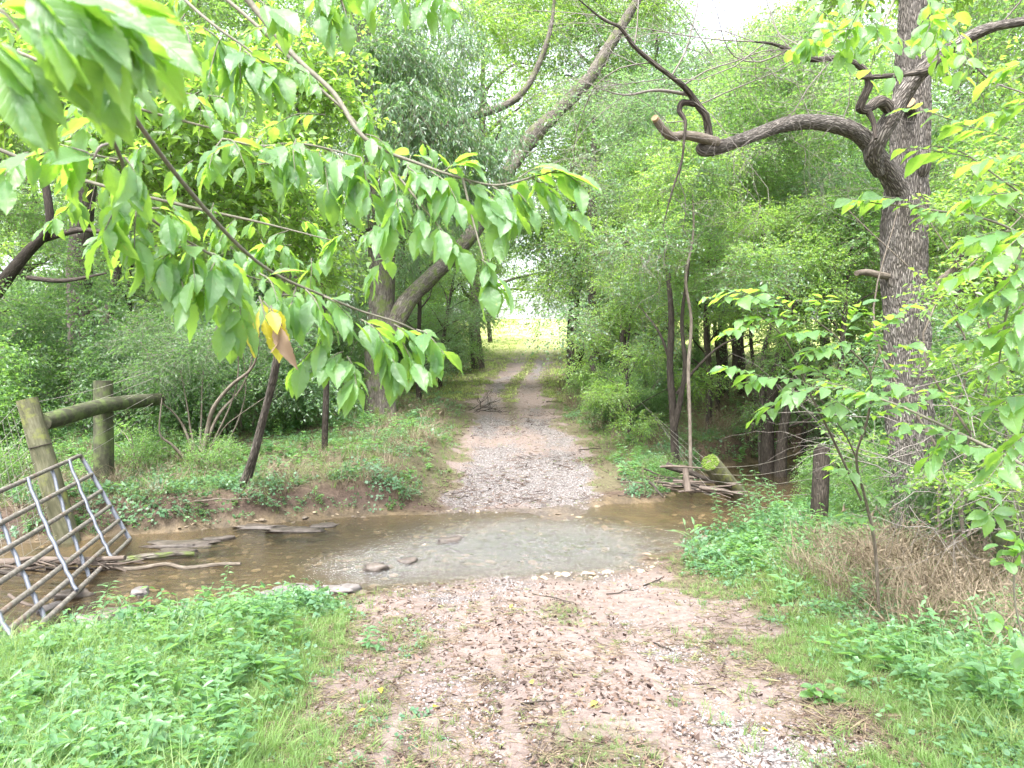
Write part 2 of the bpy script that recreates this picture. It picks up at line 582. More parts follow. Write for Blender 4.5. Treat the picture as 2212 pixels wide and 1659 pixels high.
def simple_mat(name, a, b, scale=6, rough=0.8, bumpd=0.0, rnd=False, spec=0.3, coord='tc', metal=0.0, stretch=(1, 1, 1)):
    m, nt, out = new_mat(name)
    vec = attr(nt, 'tc', 'Vector') if coord == 'tc' else (nt.nodes.new('ShaderNodeTexCoord').outputs['Object'] if coord == 'obj' else geopos(nt))
    vec = mapv(nt, vec, stretch)
    nz = noise(nt, vec, scale, 4, 0.65)
    f = nz
    if rnd:
        oi = nt.nodes.new('ShaderNodeObjectInfo').outputs['Random']
        f = math_(nt, 'ADD', math_(nt, 'MULTIPLY', nz, 0.3), math_(nt, 'MULTIPLY', oi, 0.7))
    col = ramp(nt, f, [(0.25, a), (0.75, b)])
    p = nt.nodes.new('ShaderNodeBsdfPrincipled'); p.inputs['Roughness'].default_value = rough
    p.inputs['Specular IOR Level'].default_value = spec; p.inputs['Metallic'].default_value = metal
    nt.links.new(col, p.inputs['Base Color'])
    if bumpd: nt.links.new(bump(nt, nz, 1.0, bumpd), p.inputs['Normal'])
    nt.links.new(p.outputs[0], out.inputs[0])
    return m


M = {}
M['leaf_near'] = leaf_mat('near_leaf', (0.07, 0.15, 0.065), (0.13, 0.24, 0.10), (0.46, 0.78, 0.08), 0.42, 0.52, veins=True, spots=True, rnd=True, spec=0.7)
M['leaf_yellow'] = leaf_mat('yellow_leaf', (0.45, 0.42, 0.05), (0.55, 0.52, 0.10), (0.85, 0.75, 0.06), 0.5, 0.5, veins=True, rnd=True)
M['leaf_dead'] = leaf_mat('withered_leaf', (0.16, 0.10, 0.06), (0.32, 0.24, 0.17), (0.3, 0.2, 0.1), 0.7, 0.2, rnd=True)
M['leaf_mid'] = leaf_mat('mid_leaf', (0.06, 0.13, 0.05), (0.12, 0.21, 0.08), (0.34, 0.62, 0.10), 0.38, 0.54, spec=0.8)
M['leaf_bright'] = leaf_mat('bright_leaf', (0.08, 0.16, 0.05), (0.14, 0.24, 0.075), (0.46, 0.74, 0.10), 0.38, 0.52, spec=0.7)
M['leaf_cool'] = leaf_mat('cool_leaf', (0.065, 0.125, 0.07), (0.125, 0.2, 0.12), (0.28, 0.52, 0.14), 0.34, 0.52, spec=0.9)
M['leaf_dark'] = leaf_mat('dark_leaf', (0.05, 0.10, 0.045), (0.09, 0.15, 0.07), (0.2, 0.40, 0.08), 0.42, 0.5)
M['grass'] = leaf_mat('grass_blade', (0.08, 0.16, 0.045), (0.16, 0.25, 0.08), (0.36, 0.58, 0.11), 0.5, 0.40, rnd=True)
M['grass_y'] = leaf_mat('light_grass_blade', (0.12, 0.19, 0.05), (0.20, 0.25, 0.09), (0.38, 0.48, 0.12), 0.55, 0.35, rnd=True)
M['dry'] = leaf_mat('dry_grass', (0.12, 0.092, 0.062), (0.25, 0.205, 0.145), (0.26, 0.2, 0.12), 0.65, 0.25, rnd=True, spec=0.3)
M['weed'] = leaf_mat('weed_leaf', (0.07, 0.16, 0.07), (0.13, 0.24, 0.11), (0.30, 0.58, 0.13), 0.4, 0.42, rnd=True)
M['ivy'] = leaf_mat('ground_ivy_leaf', (0.06, 0.14, 0.075), (0.11, 0.2, 0.11), (0.24, 0.46, 0.14), 0.4, 0.35, rnd=True)
M['oak_bark'] = bark_mat('oak_bark', (0.15, 0.132, 0.116), (0.255, 0.232, 0.21), (0.34, 0.32, 0.295), 1.35, 0.03, 0.9, stretch=0.27)
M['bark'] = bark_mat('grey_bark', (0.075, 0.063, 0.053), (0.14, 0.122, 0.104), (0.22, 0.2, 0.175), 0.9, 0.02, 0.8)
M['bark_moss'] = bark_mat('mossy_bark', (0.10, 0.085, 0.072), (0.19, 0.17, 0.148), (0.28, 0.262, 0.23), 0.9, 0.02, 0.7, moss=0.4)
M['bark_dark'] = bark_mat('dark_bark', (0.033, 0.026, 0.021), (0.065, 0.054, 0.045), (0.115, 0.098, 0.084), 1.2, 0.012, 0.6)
M['bark_pale'] = bark_mat('pale_bark', (0.10, 0.082, 0.065), (0.17, 0.145, 0.118), (0.25, 0.225, 0.19), 1.5, 0.006, 0.4)
M['twig'] = simple_mat('twig', (0.10, 0.08, 0.06), (0.22, 0.19, 0.16), 20, 0.8)
M['twig_grey'] = simple_mat('grey_twig', (0.09, 0.078, 0.068), (0.22, 0.2, 0.18), 20, 0.8)
M['twig_near'] = simple_mat('near_twig', (0.08, 0.077, 0.057), (0.16, 0.148, 0.115), 60, 0.75, 0.001)
M['cut_wood'] = simple_mat('cut_wood', (0.18, 0.12, 0.065), (0.28, 0.2, 0.12), 30, 0.8)
M['post'] = bark_mat('post_wood', (0.055, 0.06, 0.033), (0.115, 0.115, 0.07), (0.18, 0.175, 0.12), 0.8, 0.006, 0.15, moss=0.25, mosscol=(0.17, 0.19, 0.05))
M['post_dark'] = bark_mat('dark_post_wood', (0.03, 0.033, 0.02), (0.055, 0.058, 0.036), (0.09, 0.09, 0.06), 0.8, 0.006, 0.15, moss=0.5, mosscol=(0.08, 0.11, 0.035))
M['moss'] = simple_mat('moss', (0.03, 0.06, 0.008), (0.12, 0.18, 0.025), 60, 0.95, 0.01)
M['driftwood'] = simple_mat('driftwood', (0.05, 0.037, 0.03), (0.15, 0.12, 0.098), 12, 0.8, 0.006, stretch=(1, 1, 0.3))
M['wire'] = simple_mat('wire', (0.25, 0.23, 0.2), (0.4, 0.38, 0.34), 20, 0.5, metal=0.5)
M['blue_steel'] = simple_mat('blue_painted_steel', (0.06, 0.068, 0.09), (0.15, 0.16, 0.185), 9, 0.5, 0.001)


# pipe material: grey galvanised pipe with rust blotches
def pipe_mat():
    m, nt, out = new_mat('galvanised_pipe')
    tc = attr(nt, 'tc', 'Vector')
    n1 = noise(nt, tc, 18, 5, 0.7)
    col = ramp(nt, n1, [(0.3, (0.055, 0.043, 0.035)), (0.5, (0.13, 0.117, 0.103)), (0.7, (0.20, 0.187, 0.172))])
    msk = ramp(nt, noise(nt, tc, 2.2, 4, 0.7), [(0.52, (0, 0, 0)), (0.68, (1, 1, 1))])
    col = mixc(nt, math_(nt, 'MULTIPLY', msk, 0.7), col, (0.13, 0.07, 0.045))
    col = mixc(nt, math_(nt, 'MULTIPLY', ramp(nt, noise(nt, tc, 60, 2), [(0.66, (0, 0, 0)), (0.7, (1, 1, 1))]), 0.5), col, (0.55, 0.53, 0.5))
    p = nt.nodes.new('ShaderNodeBsdfPrincipled'); p.inputs['Roughness'].default_value = 0.55
    p.inputs['Metallic'].default_value = 0.15
    nt.links.new(col, p.inputs['Base Color'])
    nt.links.new(bump(nt, n1, 0.6, 0.002), p.inputs['Normal'])
    nt.links.new(p.outputs[0], out.inputs[0])
    return m


M['pipe'] = pipe_mat()


# ------------------------------------------------------------------ ground
def warp(n, lo, hi, mid, k):
    """sample positions dense near mid"""
    a = np.arcsinh((lo - mid) / k); b = np.arcsinh((hi - mid) / k)
    return mid + k * np.sinh(np.linspace(a, b, n))


def ground_masks(x, y):
    s, side = creek_s(x, y)
    r, rx = road_m(x, y)
    nz = n2(x, y, 2.2, 41, 3) - 0.5
    nz2 = n2(x, y, 0.7, 44, 3) - 0.5
    road = 1 - sstep(-0.35, 0.30, r + nz * 1.3 + nz2 * .5)
    rut = np.exp(-((np.abs(rx) - 0.72) / 0.32) ** 2)
    # gravel: everywhere on the far ramp, in drifts on the near side
    grav = np.interp(y, [2, 4, 7, 11, 12, 15, 19, 22, 34, 48], [0.16, 0.22, 0.30, 0.6, 0.85, 0.8, 0.45, 0.3, 0.25, 0.25])
    grav = np.clip(grav + nz2 * 1.6 + nz * 1.1 + 0.3 * rut - 0.14, 0, 1) * road
    mid = np.exp(-(rx / 0.33) ** 2) * np.interp(y, [12, 16, 19, 24, 32, 36, 45, 60], [0, 0.25, 0.55, 0.8, 1, 1, 0.8, 1])
    pat = np.exp(-(((x - 0.42) / 0.22) ** 2 + ((y - 6.2) / 0.7) ** 2)) * 0.8 + np.exp(-(((x - 0.35) / 0.35) ** 2 + ((y - 3.3) / 0.5) ** 2)) * 0.7
    gr = np.maximum(np.maximum(1 - road, mid), pat)
    gr = np.maximum(gr, sstep(32, 44, y) * (0.45 + 0.5 * (n2(x, y, .9, 43, 2) - .2)))
    cut = np.where((s < 0.55) & (s > -0.1), 1.0, 0.0) * np.where(side > 0, 1.0, 0.5)
    bank = (1 - sstep(0.25, 0.75, s)) * np.where(side > 0, 1.0, 0.55)
    wet = (1 - sstep(-0.05, 0.5, s))
    return road, grav, np.clip(gr, 0, 1), bank, wet, s, side, r, rx


gx = warp(430, -320, 320, 0.0, 5.0)
gy = warp(560, -40, 420, 8.0, 9.0)
GX, GY = np.meshgrid(gx, gy)
GZ = ground_z(GX, GY)
ro, gv, gg, bk, wt, s_, sd_, r_, rx_ = ground_masks(GX, GY)
gverts = np.stack([GX, GY, GZ], -1).reshape(-1, 3)
ny, nx = GX.shape
ii, jj = np.meshgrid(np.arange(ny - 1), np.arange(nx - 1), indexing='ij')
gf = np.stack([ii * nx + jj, ii * nx + jj + 1, (ii + 1) * nx + jj + 1, (ii + 1) * nx + jj], -1).reshape(-1, 4)
G = Geo(); G.add(gverts, gf)


def ground_mat():
    m, nt, out = new_mat('ground_soil')
    pos = geopos(nt)
    road = attr(nt, 'road'); grav = attr(nt, 'grav'); grs = attr(nt, 'grs'); bank = attr(nt, 'bank'); wet = attr(nt, 'wet')
    f1 = noise(nt, pos, 3.5, 6, 0.7); f2 = noise(nt, pos, 40, 4, 0.7); f3 = noise(nt, pos, 11, 5, 0.7)
    soil = ramp(nt, f3, [(0.3, (0.10, 0.074, 0.065)), (0.5, (0.15, 0.116, 0.103)), (0.7, (0.195, 0.157, 0.142))])
    # crushed stone between the larger pieces
    vo = nt.nodes.new('ShaderNodeTexVoronoi'); vo.inputs['Scale'].default_value = 55; nt.links.new(pos, vo.inputs['Vector'])
    vo2 = nt.nodes.new('ShaderNodeTexVoronoi'); vo2.inputs['Scale'].default_value = 26; nt.links.new(pos, vo2.inputs['Vector'])
    sep = nt.nodes.new('ShaderNodeSeparateColor'); nt.links.new(vo.outputs['Color'], sep.inputs[0])
    stone = ramp(nt, sep.outputs[0], [(0.0, (0.11, 0.09, 0.085)), (0.5, (0.2, 0.178, 0.173)), (1.0, (0.31, 0.29, 0.287))])
    edge = ramp(nt, vo.outputs['Distance'], [(0.25, (1, 1, 1)), (0.6, (0.35, 0.35, 0.35))])
    stone = mixc(nt, 1.0, stone, edge, 'MULTIPLY')
    gm = math_(nt, 'ADD', grav, math_(nt, 'MULTIPLY', math_(nt, 'SUBTRACT', f3, 0.5), 1.6))
    gm = ramp(nt, gm, [(0.35, (0, 0, 0)), (0.6, (1, 1, 1))])
    c = mixc(nt, gm, soil, stone)
    # short turf and litter-strewn soil off the track
    turf = ramp(nt, f2, [(0.3, (0.045, 0.038, 0.022)), (0.5, (0.08, 0.07, 0.04)), (0.7, (0.13, 0.115, 0.065))])
    gs = math_(nt, 'ADD', grs, math_(nt, 'MULTIPLY', math_(nt, 'SUBTRACT', f3, 0.5), 1.2))
    c = mixc(nt, ramp(nt, gs, [(0.4, (0, 0, 0)), (0.75, (1, 1, 1))]), c, turf)
    # the open hay field beyond the trees
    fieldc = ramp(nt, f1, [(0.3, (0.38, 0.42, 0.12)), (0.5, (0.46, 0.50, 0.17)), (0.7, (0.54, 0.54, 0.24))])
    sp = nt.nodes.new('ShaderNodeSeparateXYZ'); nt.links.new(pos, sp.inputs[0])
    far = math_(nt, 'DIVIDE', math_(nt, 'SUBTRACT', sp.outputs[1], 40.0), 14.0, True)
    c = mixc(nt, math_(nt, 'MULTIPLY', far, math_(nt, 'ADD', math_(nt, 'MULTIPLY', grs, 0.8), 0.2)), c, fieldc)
    # red clay banks and bed
    clay = ramp(nt, f3, [(0.3, (0.032, 0.02, 0.014)), (0.5, (0.062, 0.04, 0.03)), (0.7, (0.10, 0.07, 0.053))])
    cb = math_(nt, 'MULTIPLY', bank, math_(nt, 'SUBTRACT', 1.0, road), True)
    c = mixc(nt, cb, c, clay)
    bed = ramp(nt, noise(nt, pos, 2.6, 6, 0.75), [(0.35, (0.035, 0.027, 0.017)), (0.5, (0.10, 0.074, 0.043)), (0.65, (0.19, 0.14, 0.083))])
    fordbed = mixc(nt, 0.55, bed, mixc(nt, 1.0, stone, (0.75, 0.75, 0.78), 'MULTIPLY'))
    bed = mixc(nt, road, bed, fordbed)
    c = mixc(nt, ramp(nt, wet, [(0.55, (0, 0, 0)), (0.95, (1, 1, 1))]), c, bed)
    wetd = mixc(nt, math_(nt, 'MULTIPLY', wet, 0.25), c, (0.05, 0.035, 0.025))
    p = nt.nodes.new('ShaderNodeBsdfPrincipled')
    nt.links.new(wetd, p.inputs['Base Color'])
    rg = math_(nt, 'SUBTRACT', 0.92, math_(nt, 'MULTIPLY', wet, 0.35))
    nt.links.new(rg, p.inputs['Roughness'])
    p.inputs['Specular IOR Level'].default_value = 0.3
    b1 = bump(nt, f3, 0.7, 0.03)
    b2 = bump(nt, math_(nt, 'SUBTRACT', 1.0, vo2.outputs['Distance']), 0.5, 0.012, b1)
    b3 = bump(nt, f2, 0.7, 0.01, b2)
    nt.links.new(b3, p.inputs['Normal'])
    nt.links.new(p.outputs[0], out.inputs[0])
    return m


ground_me = G.mesh('ground', [ground_mat()])
for nm_, arr in (('road', ro), ('grav', gv), ('grs', gg), ('bank', bk), ('wet', wt)):
    at = ground_me.attributes.new(nm_, 'FLOAT', 'POINT')
    at.data.foreach_set('value', np.asarray(arr, np.float32).ravel())
ground = link('ground', ground_me)
tag(ground, kind='structure')


# ------------------------------------------------------------------ creek water
def water_mat():
    m, nt, out = new_mat('creek_water')
    pos = geopos(nt)
    rp = attr(nt, 'var')
    q = mapv(nt, pos, (1.0, 2.2, 1))
    a = noise(nt, q, 5, 4, 0.6); b = noise(nt, q, 22, 4, 0.65); c = noise(nt, q, 60, 3, 0.7)
    h = math_(nt, 'ADD', math_(nt, 'MULTIPLY', a, 0.6), math_(nt, 'MULTIPLY', math_(nt, 'ADD', b, math_(nt, 'MULTIPLY', c, 0.5)), math_(nt, 'MULTIPLY', rp, 1.1)))
    bn = bump(nt, h, 1.0, 0.07)
    gl = nt.nodes.new('ShaderNodeBsdfGlossy'); gl.inputs['Roughness'].default_value = 0.08
    gl.inputs['Color'].default_value = (0.92, 0.95, 1.0, 1)
    nt.links.new(bn, gl.inputs['Normal'])
    tr = nt.nodes.new('ShaderNodeBsdfTransparent'); tr.inputs['Color'].default_value = (0.86, 0.80, 0.68, 1)
    # silt carried by the water
    df = nt.nodes.new('ShaderNodeBsdfDiffuse'); df.inputs['Color'].default_value = (0.20, 0.155, 0.095, 1)
    m0 = nt.nodes.new('ShaderNodeMixShader'); m0.inputs[0].default_value = 0.12
    nt.links.new(tr.outputs[0], m0.inputs[1]); nt.links.new(df.outputs[0], m0.inputs[2])
    fr = nt.nodes.new('ShaderNodeFresnel'); fr.inputs['IOR'].default_value = 1.38
    nt.links.new(bn, fr.inputs['Normal'])
    f = math_(nt, 'ADD', fr.outputs[0], math_(nt, 'MULTIPLY', rp, 0.26), True)
    mx = nt.nodes.new('ShaderNodeMixShader')
    nt.links.new(f, mx.inputs[0]); nt.links.new(m0.outputs[0], mx.inputs[1]); nt.links.new(gl.outputs[0], mx.inputs[2])
    nt.links.new(mx.outputs[0], out.inputs[0])
    return m


wx = warp(560, -14, 14, 0.2, 3.0); wy = warp(430, 2, 24, 9.3, 2.6)
WX, WY = np.meshgrid(wx, wy)
ws, _ = creek_s(WX, WY)
rip = np.exp(-(((WX - 0.3) / 1.6) ** 2 + ((WY - 9.2) / 1.35) ** 2)) + 0.5 * np.exp(-(((WX + 1.2) / 0.8) ** 2 + ((WY - 8.2) / 0.8) ** 2))
rip = np.clip(rip * (0.6 + 0.8 * n2(WX, WY, 1.2, 61, 2)), 0.04, 1)
WZ = WL + (n2(WX + WY * .4, WY * 1.3, 4.0, 62, 2) - 0.5) * 0.045 * rip + (n2(WX + WY * .5, WY * 1.4, 9.0, 63, 2) - 0.5) * 0.055 * rip + (n2(WX, WY * 1.3, 20.0, 64, 1) - 0.5) * 0.02 * rip
keep = ws < 0.35
wny, wnx = WX.shape
ii, jj = np.meshgrid(np.arange(wny - 1), np.arange(wnx - 1), indexing='ij')
kq = keep[:-1, :-1] & keep[1:, :-1] & keep[:-1, 1:] & keep[1:, 1:]
wf = np.stack([ii * wnx + jj, ii * wnx + jj + 1, (ii + 1) * wnx + jj + 1, (ii + 1) * wnx + jj], -1)[kq]
used, inv = np.unique(wf, return_inverse=True)
Gw = Geo(); Gw.add(np.stack([WX, WY, WZ], -1).reshape(-1, 3)[used], inv.reshape(-1, 4), 0, None, rip.ravel()[used])
water = Gw.obj('water', [water_mat()]); tag(water, kind='structure')


# ------------------------------------------------------------------ scatter of what nobody could count
def proto_collection(name, meshes):
    c = bpy.data.collections.new(name)
    for i, me in enumerate(meshes):
        o = bpy.data.objects.new('%s_source' % name, me)
        c.objects.link(o)
    return c


def scatter(name, x, y, meshes, scale, tilt=0.15, zoff=0.0, r=None, yaw=None, z=None, flat=False):
    """one object of kind stuff: points that carry instances of a few small meshes"""
    r = r or rng
    n = len(x)
    if z is None: z = ground_z(x, y) + zoff
    me = bpy.data.meshes.new(name)
    me.vertices.add(n)
    me.vertices.foreach_set('co', np.stack([x, y, z], -1).astype(np.float32).ravel())
    rot = np.stack([r.normal(size=n) * tilt, r.normal(size=n) * tilt, r.random(n) * 2 * math.pi if yaw is None else yaw], -1)
    a = me.attributes.new('rot', 'FLOAT_VECTOR', 'POINT'); a.data.foreach_set('vector', rot.astype(np.float32).ravel())
    a = me.attributes.new('scl', 'FLOAT', 'POINT'); a.data.foreach_set('value', np.broadcast_to(np.asarray(scale, np.float32), (n,)).copy())
    a = me.attributes.new('idx', 'INT', 'POINT'); a.data.foreach_set('value', r.integers(0, len(meshes), n).astype(np.int32))
    o = link(name, me)
    nt = bpy.data.node_groups.new(name + '_scatter', 'GeometryNodeTree')
    nt.interface.new_socket('Geometry', in_out='INPUT', socket_type='NodeSocketGeometry')
    nt.interface.new_socket('Geometry', in_out='OUTPUT', socket_type='NodeSocketGeometry')
    gi = nt.nodes.new('NodeGroupInput'); go = nt.nodes.new('NodeGroupOutput')
    ci = nt.nodes.new('GeometryNodeCollectionInfo'); ci.inputs['Collection'].default_value = proto_collection(name, meshes)
    ci.inputs['Separate Children'].default_value = True; ci.inputs['Reset Children'].default_value = True
    ip = nt.nodes.new('GeometryNodeInstanceOnPoints'); ip.inputs['Pick Instance'].default_value = True

    def na(nm, typ):
        q = nt.nodes.new('GeometryNodeInputNamedAttribute'); q.data_type = typ; q.inputs['Name'].default_value = nm
        return q.outputs['Attribute']
    nt.links.new(gi.outputs[0], ip.inputs['Points']); nt.links.new(ci.outputs[0], ip.inputs['Instance'])
    nt.links.new(na('idx', 'INT'), ip.inputs['Instance Index'])
    e2r = nt.nodes.new('FunctionNodeEulerToRotation'); nt.links.new(na('rot', 'FLOAT_VECTOR'), e2r.inputs[0]); nt.links.new(e2r.outputs[0], ip.inputs['Rotation'])
    nt.links.new(na('scl', 'FLOAT'), ip.inputs['Scale'])
    nt.links.new(ip.outputs[0], go.inputs[0])
    md = o.modifiers.new('scatter', 'NODES'); md.node_group = nt
    tag(o, kind='stuff')
    return o


def blades(n, h, spread, w, lean, mat, seed, sg=2, headed=False):
    r = np.random.default_rng(seed)
    g = Geo()
    ang = r.random(n) * 2 * math.pi; rad = spread * np.sqrt(r.random(n))
    b = np.stack([np.cos(ang) * rad, np.sin(ang) * rad, np.zeros(n) - 0.01], -1)
    la = ang + r.normal(size=n) * 0.9
    L = h * (0.5 + 0.7 * r.random(n)); le = lean * (0.4 + 1.2 * r.random(n))
    dirx = np.stack([np.cos(la), np.sin(la), np.zeros(n)], -1)
    sd = np.stack([-np.sin(la), np.cos(la), np.zeros(n)], -1)
    rows = []
    for k in range(sg + 2):
        t = k / (sg + 1)
        c = b + dirx * (le * L * t ** 1.8)[:, None] + np.array([0, 0, 1.0]) * (L * (t - 0.35 * le * t * t))[:, None]
        ww = w * (1 - t ** 1.6) * (0.7 + 0.6 * r.random(n)) * 0.5
        rows.append((c - sd * ww[:, None], c + sd * ww[:, None]))
    v = np.stack([p for row in rows[:-1] for p in row] + [rows[-1][0]], 1)
    m = v.shape[1]
    base = np.arange(n)[:, None, None] * m
    q = [(2 * k, 2 * k + 1, 2 * k + 3, 2 * k + 2) for k in range(sg)]
    col = np.repeat(r.random(n), m)
    vv = v.reshape(-1, 3)
    g.add(vv, (base + np.array(q)[None]).reshape(-1, 4), 0, None, col)
    g.add(vv, (base + np.array([(2 * sg, 2 * sg + 1, 2 * sg + 2)])[None]).reshape(-1, 3), 0, None, col)
    if headed:
        k = r.random(n) < 0.5
        tip = rows[-1][0][k]
        leaves(g, tip - [0, 0, 0.05], unit(dirx[k] + [0, 0, 0.3]), sd[k], 0.10, 0.007, 0, 0.1, r.random(k.sum()), 0.5, r)
    return g.mesh('tuft', [mat])


def weed_mesh(stems, h, pairs, ll, lw, mat, seed, spread=0.08, whorl=2, rise=0.3, stem_mat=None):
    """stems with pairs of leaves"""
    r = np.random.default_rng(seed)
    g = Geo()
    for s in range(stems):
        a = r.random() * 6.28; rd = spread * math.sqrt(r.random())
        b = np.array([math.cos(a) * rd, math.sin(a) * rd, -0.01])
        H = h * (0.6 + 0.6 * r.random())
        lean = np.array([math.cos(a), math.sin(a), 0]) * H * 0.35 * r.random()
        T = (np.arange(pairs) + 1) / pairs
        pts = b + lean * (T ** 1.5)[:, None] + np.array([0, 0, 1.0]) * (H * T)[:, None]
        ribbons(g, np.concatenate([[b], pts[:-1]]), pts, 0.0022, 1)
        for w in range(whorl):
            th = np.arange(pairs) * 1.7 + w * 2 * math.pi / whorl + r.normal(size=pairs) * 0.3
            ax = np.stack([np.cos(th), np.sin(th), rise + r.normal(size=pairs) * 0.25], -1)
            sz = ll * (0.65 + 0.5 * r.random(pairs)) * (0.75 + 0.5 * np.sin(T * 3.0))
            leaves(g, pts, ax, np.array([0, 0, 1.0]) + r.normal(size=(pairs, 3)) * 0.25, sz, sz * lw, 0, 0.15, None, 0.25, r)
    return g.mesh('plant', [mat, stem_mat or M['grass']])


def low_leaves(n, spread, h, ll, mat, seed, lw=0.9):
    r = np.random.default_rng(seed); g = Geo()
    a = r.random(n) * 6.28; rd = spread * np.sqrt(r.random(n))
    b = np.stack([np.cos(a) * rd, np.sin(a) * rd, h * (0.3 + 0.9 * r.random(n))], -1)
    ax = np.stack([np.cos(a * 3 + 1), np.sin(a * 3 + 1), r.normal(size=n) * 0.25], -1)
    nm = np.array([0, 0, 1.0]) + r.normal(size=(n, 3)) * 0.3
    sz = ll * (0.6 + 0.7 * r.random(n))
    leaves(g, b, ax, nm, sz, sz * lw, 0, 0.12, None, 0.1, r)
    return g.mesh('low_plant', [mat])


def stone_mesh(seed, flat=0.6):
    r = np.random.default_rng(seed)
    t = (1 + 5 ** 0.5) / 2
    v = unit(np.array([(-1, t, 0), (1, t, 0), (-1, -t, 0), (1, -t, 0), (0, -1, t), (0, 1, t), (0, -1, -t), (0, 1, -t), (t, 0, -1), (t, 0, 1), (-t, 0, -1), (-t, 0, 1)], float))
    f = np.array([(0, 11, 5), (0, 5, 1), (0, 1, 7), (0, 7, 10), (0, 10, 11), (1, 5, 9), (5, 11, 4), (11, 10, 2), (10, 7, 6), (7, 1, 8), (3, 9, 4), (3, 4, 2), (3, 2, 6), (3, 6, 8), (3, 8, 9), (4, 9, 5), (2, 4, 11), (6, 2, 10), (8, 6, 7), (9, 8, 1)])
    v = v * (0.7 + 0.5 * r.random((12, 1))) * np.array([1, 0.75, flat])
    g = Geo(); g.add(v, f)
    return g.mesh('stone', [M_stone], smooth=False)


M_stone = simple_mat('gravel_stone', (0.115, 0.096, 0.092), (0.27, 0.245, 0.24), 3, 0.85, rnd=True, coord='obj')
M_litter = simple_mat('dead_leaf_litter', (0.03, 0.018, 0.014), (0.12, 0.08, 0.06), 8, 0.8, rnd=True, coord='obj')
M_straw = simple_mat('straw', (0.08, 0.06, 0.038), (0.22, 0.175, 0.115), 8, 0.8, rnd=True, coord='obj')
M_clod = simple_mat('clod', (0.12, 0.08, 0.06), (0.24, 0.17, 0.135), 8, 0.9, rnd=True, coord='obj')


def pts(n, y0, y1, power=1.0, slope=0.72, pad=1.2, seed=1):
    """ground points thinning out with distance, over a little more than the view"""
    r = np.random.default_rng(seed)
    u = r.random(n)
    if power == 1.0: y = y0 * (y1 / y0) ** u
    else: y = (y0 ** (1 - power) + u * (y1 ** (1 - power) - y0 ** (1 - power))) ** (1 / (1 - power))
    x = (r.random(n) * 2 - 1) * (slope * y + pad)
    return x, y, r


# gravel
x, y, r = pts(260000, 2.6, 26, 1.35, 0.33, 1.2, 101)
road, grav, grs, bank, wet, s, side, rr_, rx = ground_masks(x, y)
k = (r.random(len(x)) < np.clip(grav * 1.25 - 0.12, 0, 1) * 0.95 + 0.05 * road) & (s > -0.25) & (grs < 0.75)
x, y = x[k], y[k]
gravel = scatter('gravel', x, y, [stone_mesh(i, 0.5 + 0.08 * i) for i in range(5)], (0.0035 + 0.010 * r.random(len(x)) ** 2.6) * np.interp(y, [3, 8, 20], [1, 1.15, 1.9]), 0.5, 0.001, r)
# submerged and emerging pebbles of the ford
x, y, r = pts(9000, 6.5, 14, 1.0, 0.6, 1, 102)
s, side = creek_s(x, y)
k = (s < 0.15) & (s > -2.5) & (n2(x, y, 1.5, 77, 2) > 0.42)
x, y = x[k], y[k]
M_bedstone = simple_mat('wet_stone', (0.10, 0.08, 0.06), (0.30, 0.24, 0.17), 4, 0.5, rnd=True, coord='obj')
bedme = []
for i in range(4):
    me = stone_mesh(60 + i, 0.28); me.materials[0] = M_bedstone; bedme.append(me)
scatter('creek_bed_pebbles', x, y, bedme, 0.015 + 0.055 * r.random(len(x)) ** 3, 0.2, 0.002, r)


def litter_mesh(seed, L=0.05, W=0.03, mat=None, curl=0.3):
    r = np.random.default_rng(seed); g = Geo()
    leaves(g, np.array([[-L / 2, 0, 0.004]]), np.array([[1, 0, 0.1]]), np.array([[0, 0.1, 1.0]]), L, W, 0, -0.3, np.array([0.5]), curl, r)
    return g.mesh('litter', [mat or M_litter])


def straw_mesh(seed, n=3, L=0.09, w=0.0022, mat=None):
    r = np.random.default_rng(seed); g = Geo()
    A = np.concatenate([r.normal(size=(n, 2)) * 0.02, np.full((n, 1), 0.004)], 1)
    d = r.normal(size=(n, 3)) * [1, 1, 0.12]; d[:, 2] = np.abs(d[:, 2])
    ribbons(g, A, A + unit(d) * L * (0.5 + r.random((n, 1))), w, 0)
    return g.mesh('straw', [mat or M_straw])


# dead leaves, straw and clods lying about
x, y, r = pts(52000, 2.6, 24, 1.3, 0.5, 1.0, 103)
road, grav, grs, bank, wet, s, side, rr_, rx = ground_masks(x, y)
k = (s > 0.05) & (r.random(len(x)) < 0.15 + 0.85 * np.clip(n2(x, y, 1.7, 90, 2) * 2.4 - 0.85, 0, 1))
x, y = x[k], y[k]
scatter('dead_leaf_litter', x, y, [litter_mesh(i, 0.035 + 0.008 * i, 0.018 + 0.003 * i) for i in range(4)], 0.35 + 0.75 * r.random(len(x)), 0.45, 0.004, r)
x, y, r = pts(60000, 2.6, 24, 1.5, 0.5, 1.0, 104)
road, grav, grs, bank, wet, s, side, rr_, rx = ground_masks(x, y)
k = (s > 0.02) & (r.random(len(x)) < 0.75 * np.clip(n2(x, y, 1.1, 91, 3) * 2.8 - 1.05, 0.05, 1)) & (rr_ < 1.2 + 3 * r.random(len(x)) ** 2)
x, y = x[k], y[k]
M_clip = simple_mat('grass_clipping', (0.08, 0.10, 0.035), (0.18, 0.2, 0.08), 8, 0.7, rnd=True, coord='obj')
scatter('straw_litter', x, y, [straw_mesh(i) for i in range(3)] + [straw_mesh(7, 4, 0.07, 0.0025, M_clip), straw_mesh(9, 2, 0.10, 0.003, M_litter)], 0.5 + 0.7 * r.random(len(x)), 0.15, 0.003, r)
x, y, r = pts(15000, 2.6, 16, 1.5, 0.5, 1.0, 105)
road, grav, grs, bank, wet, s, side, rr_, rx = ground_masks(x, y)
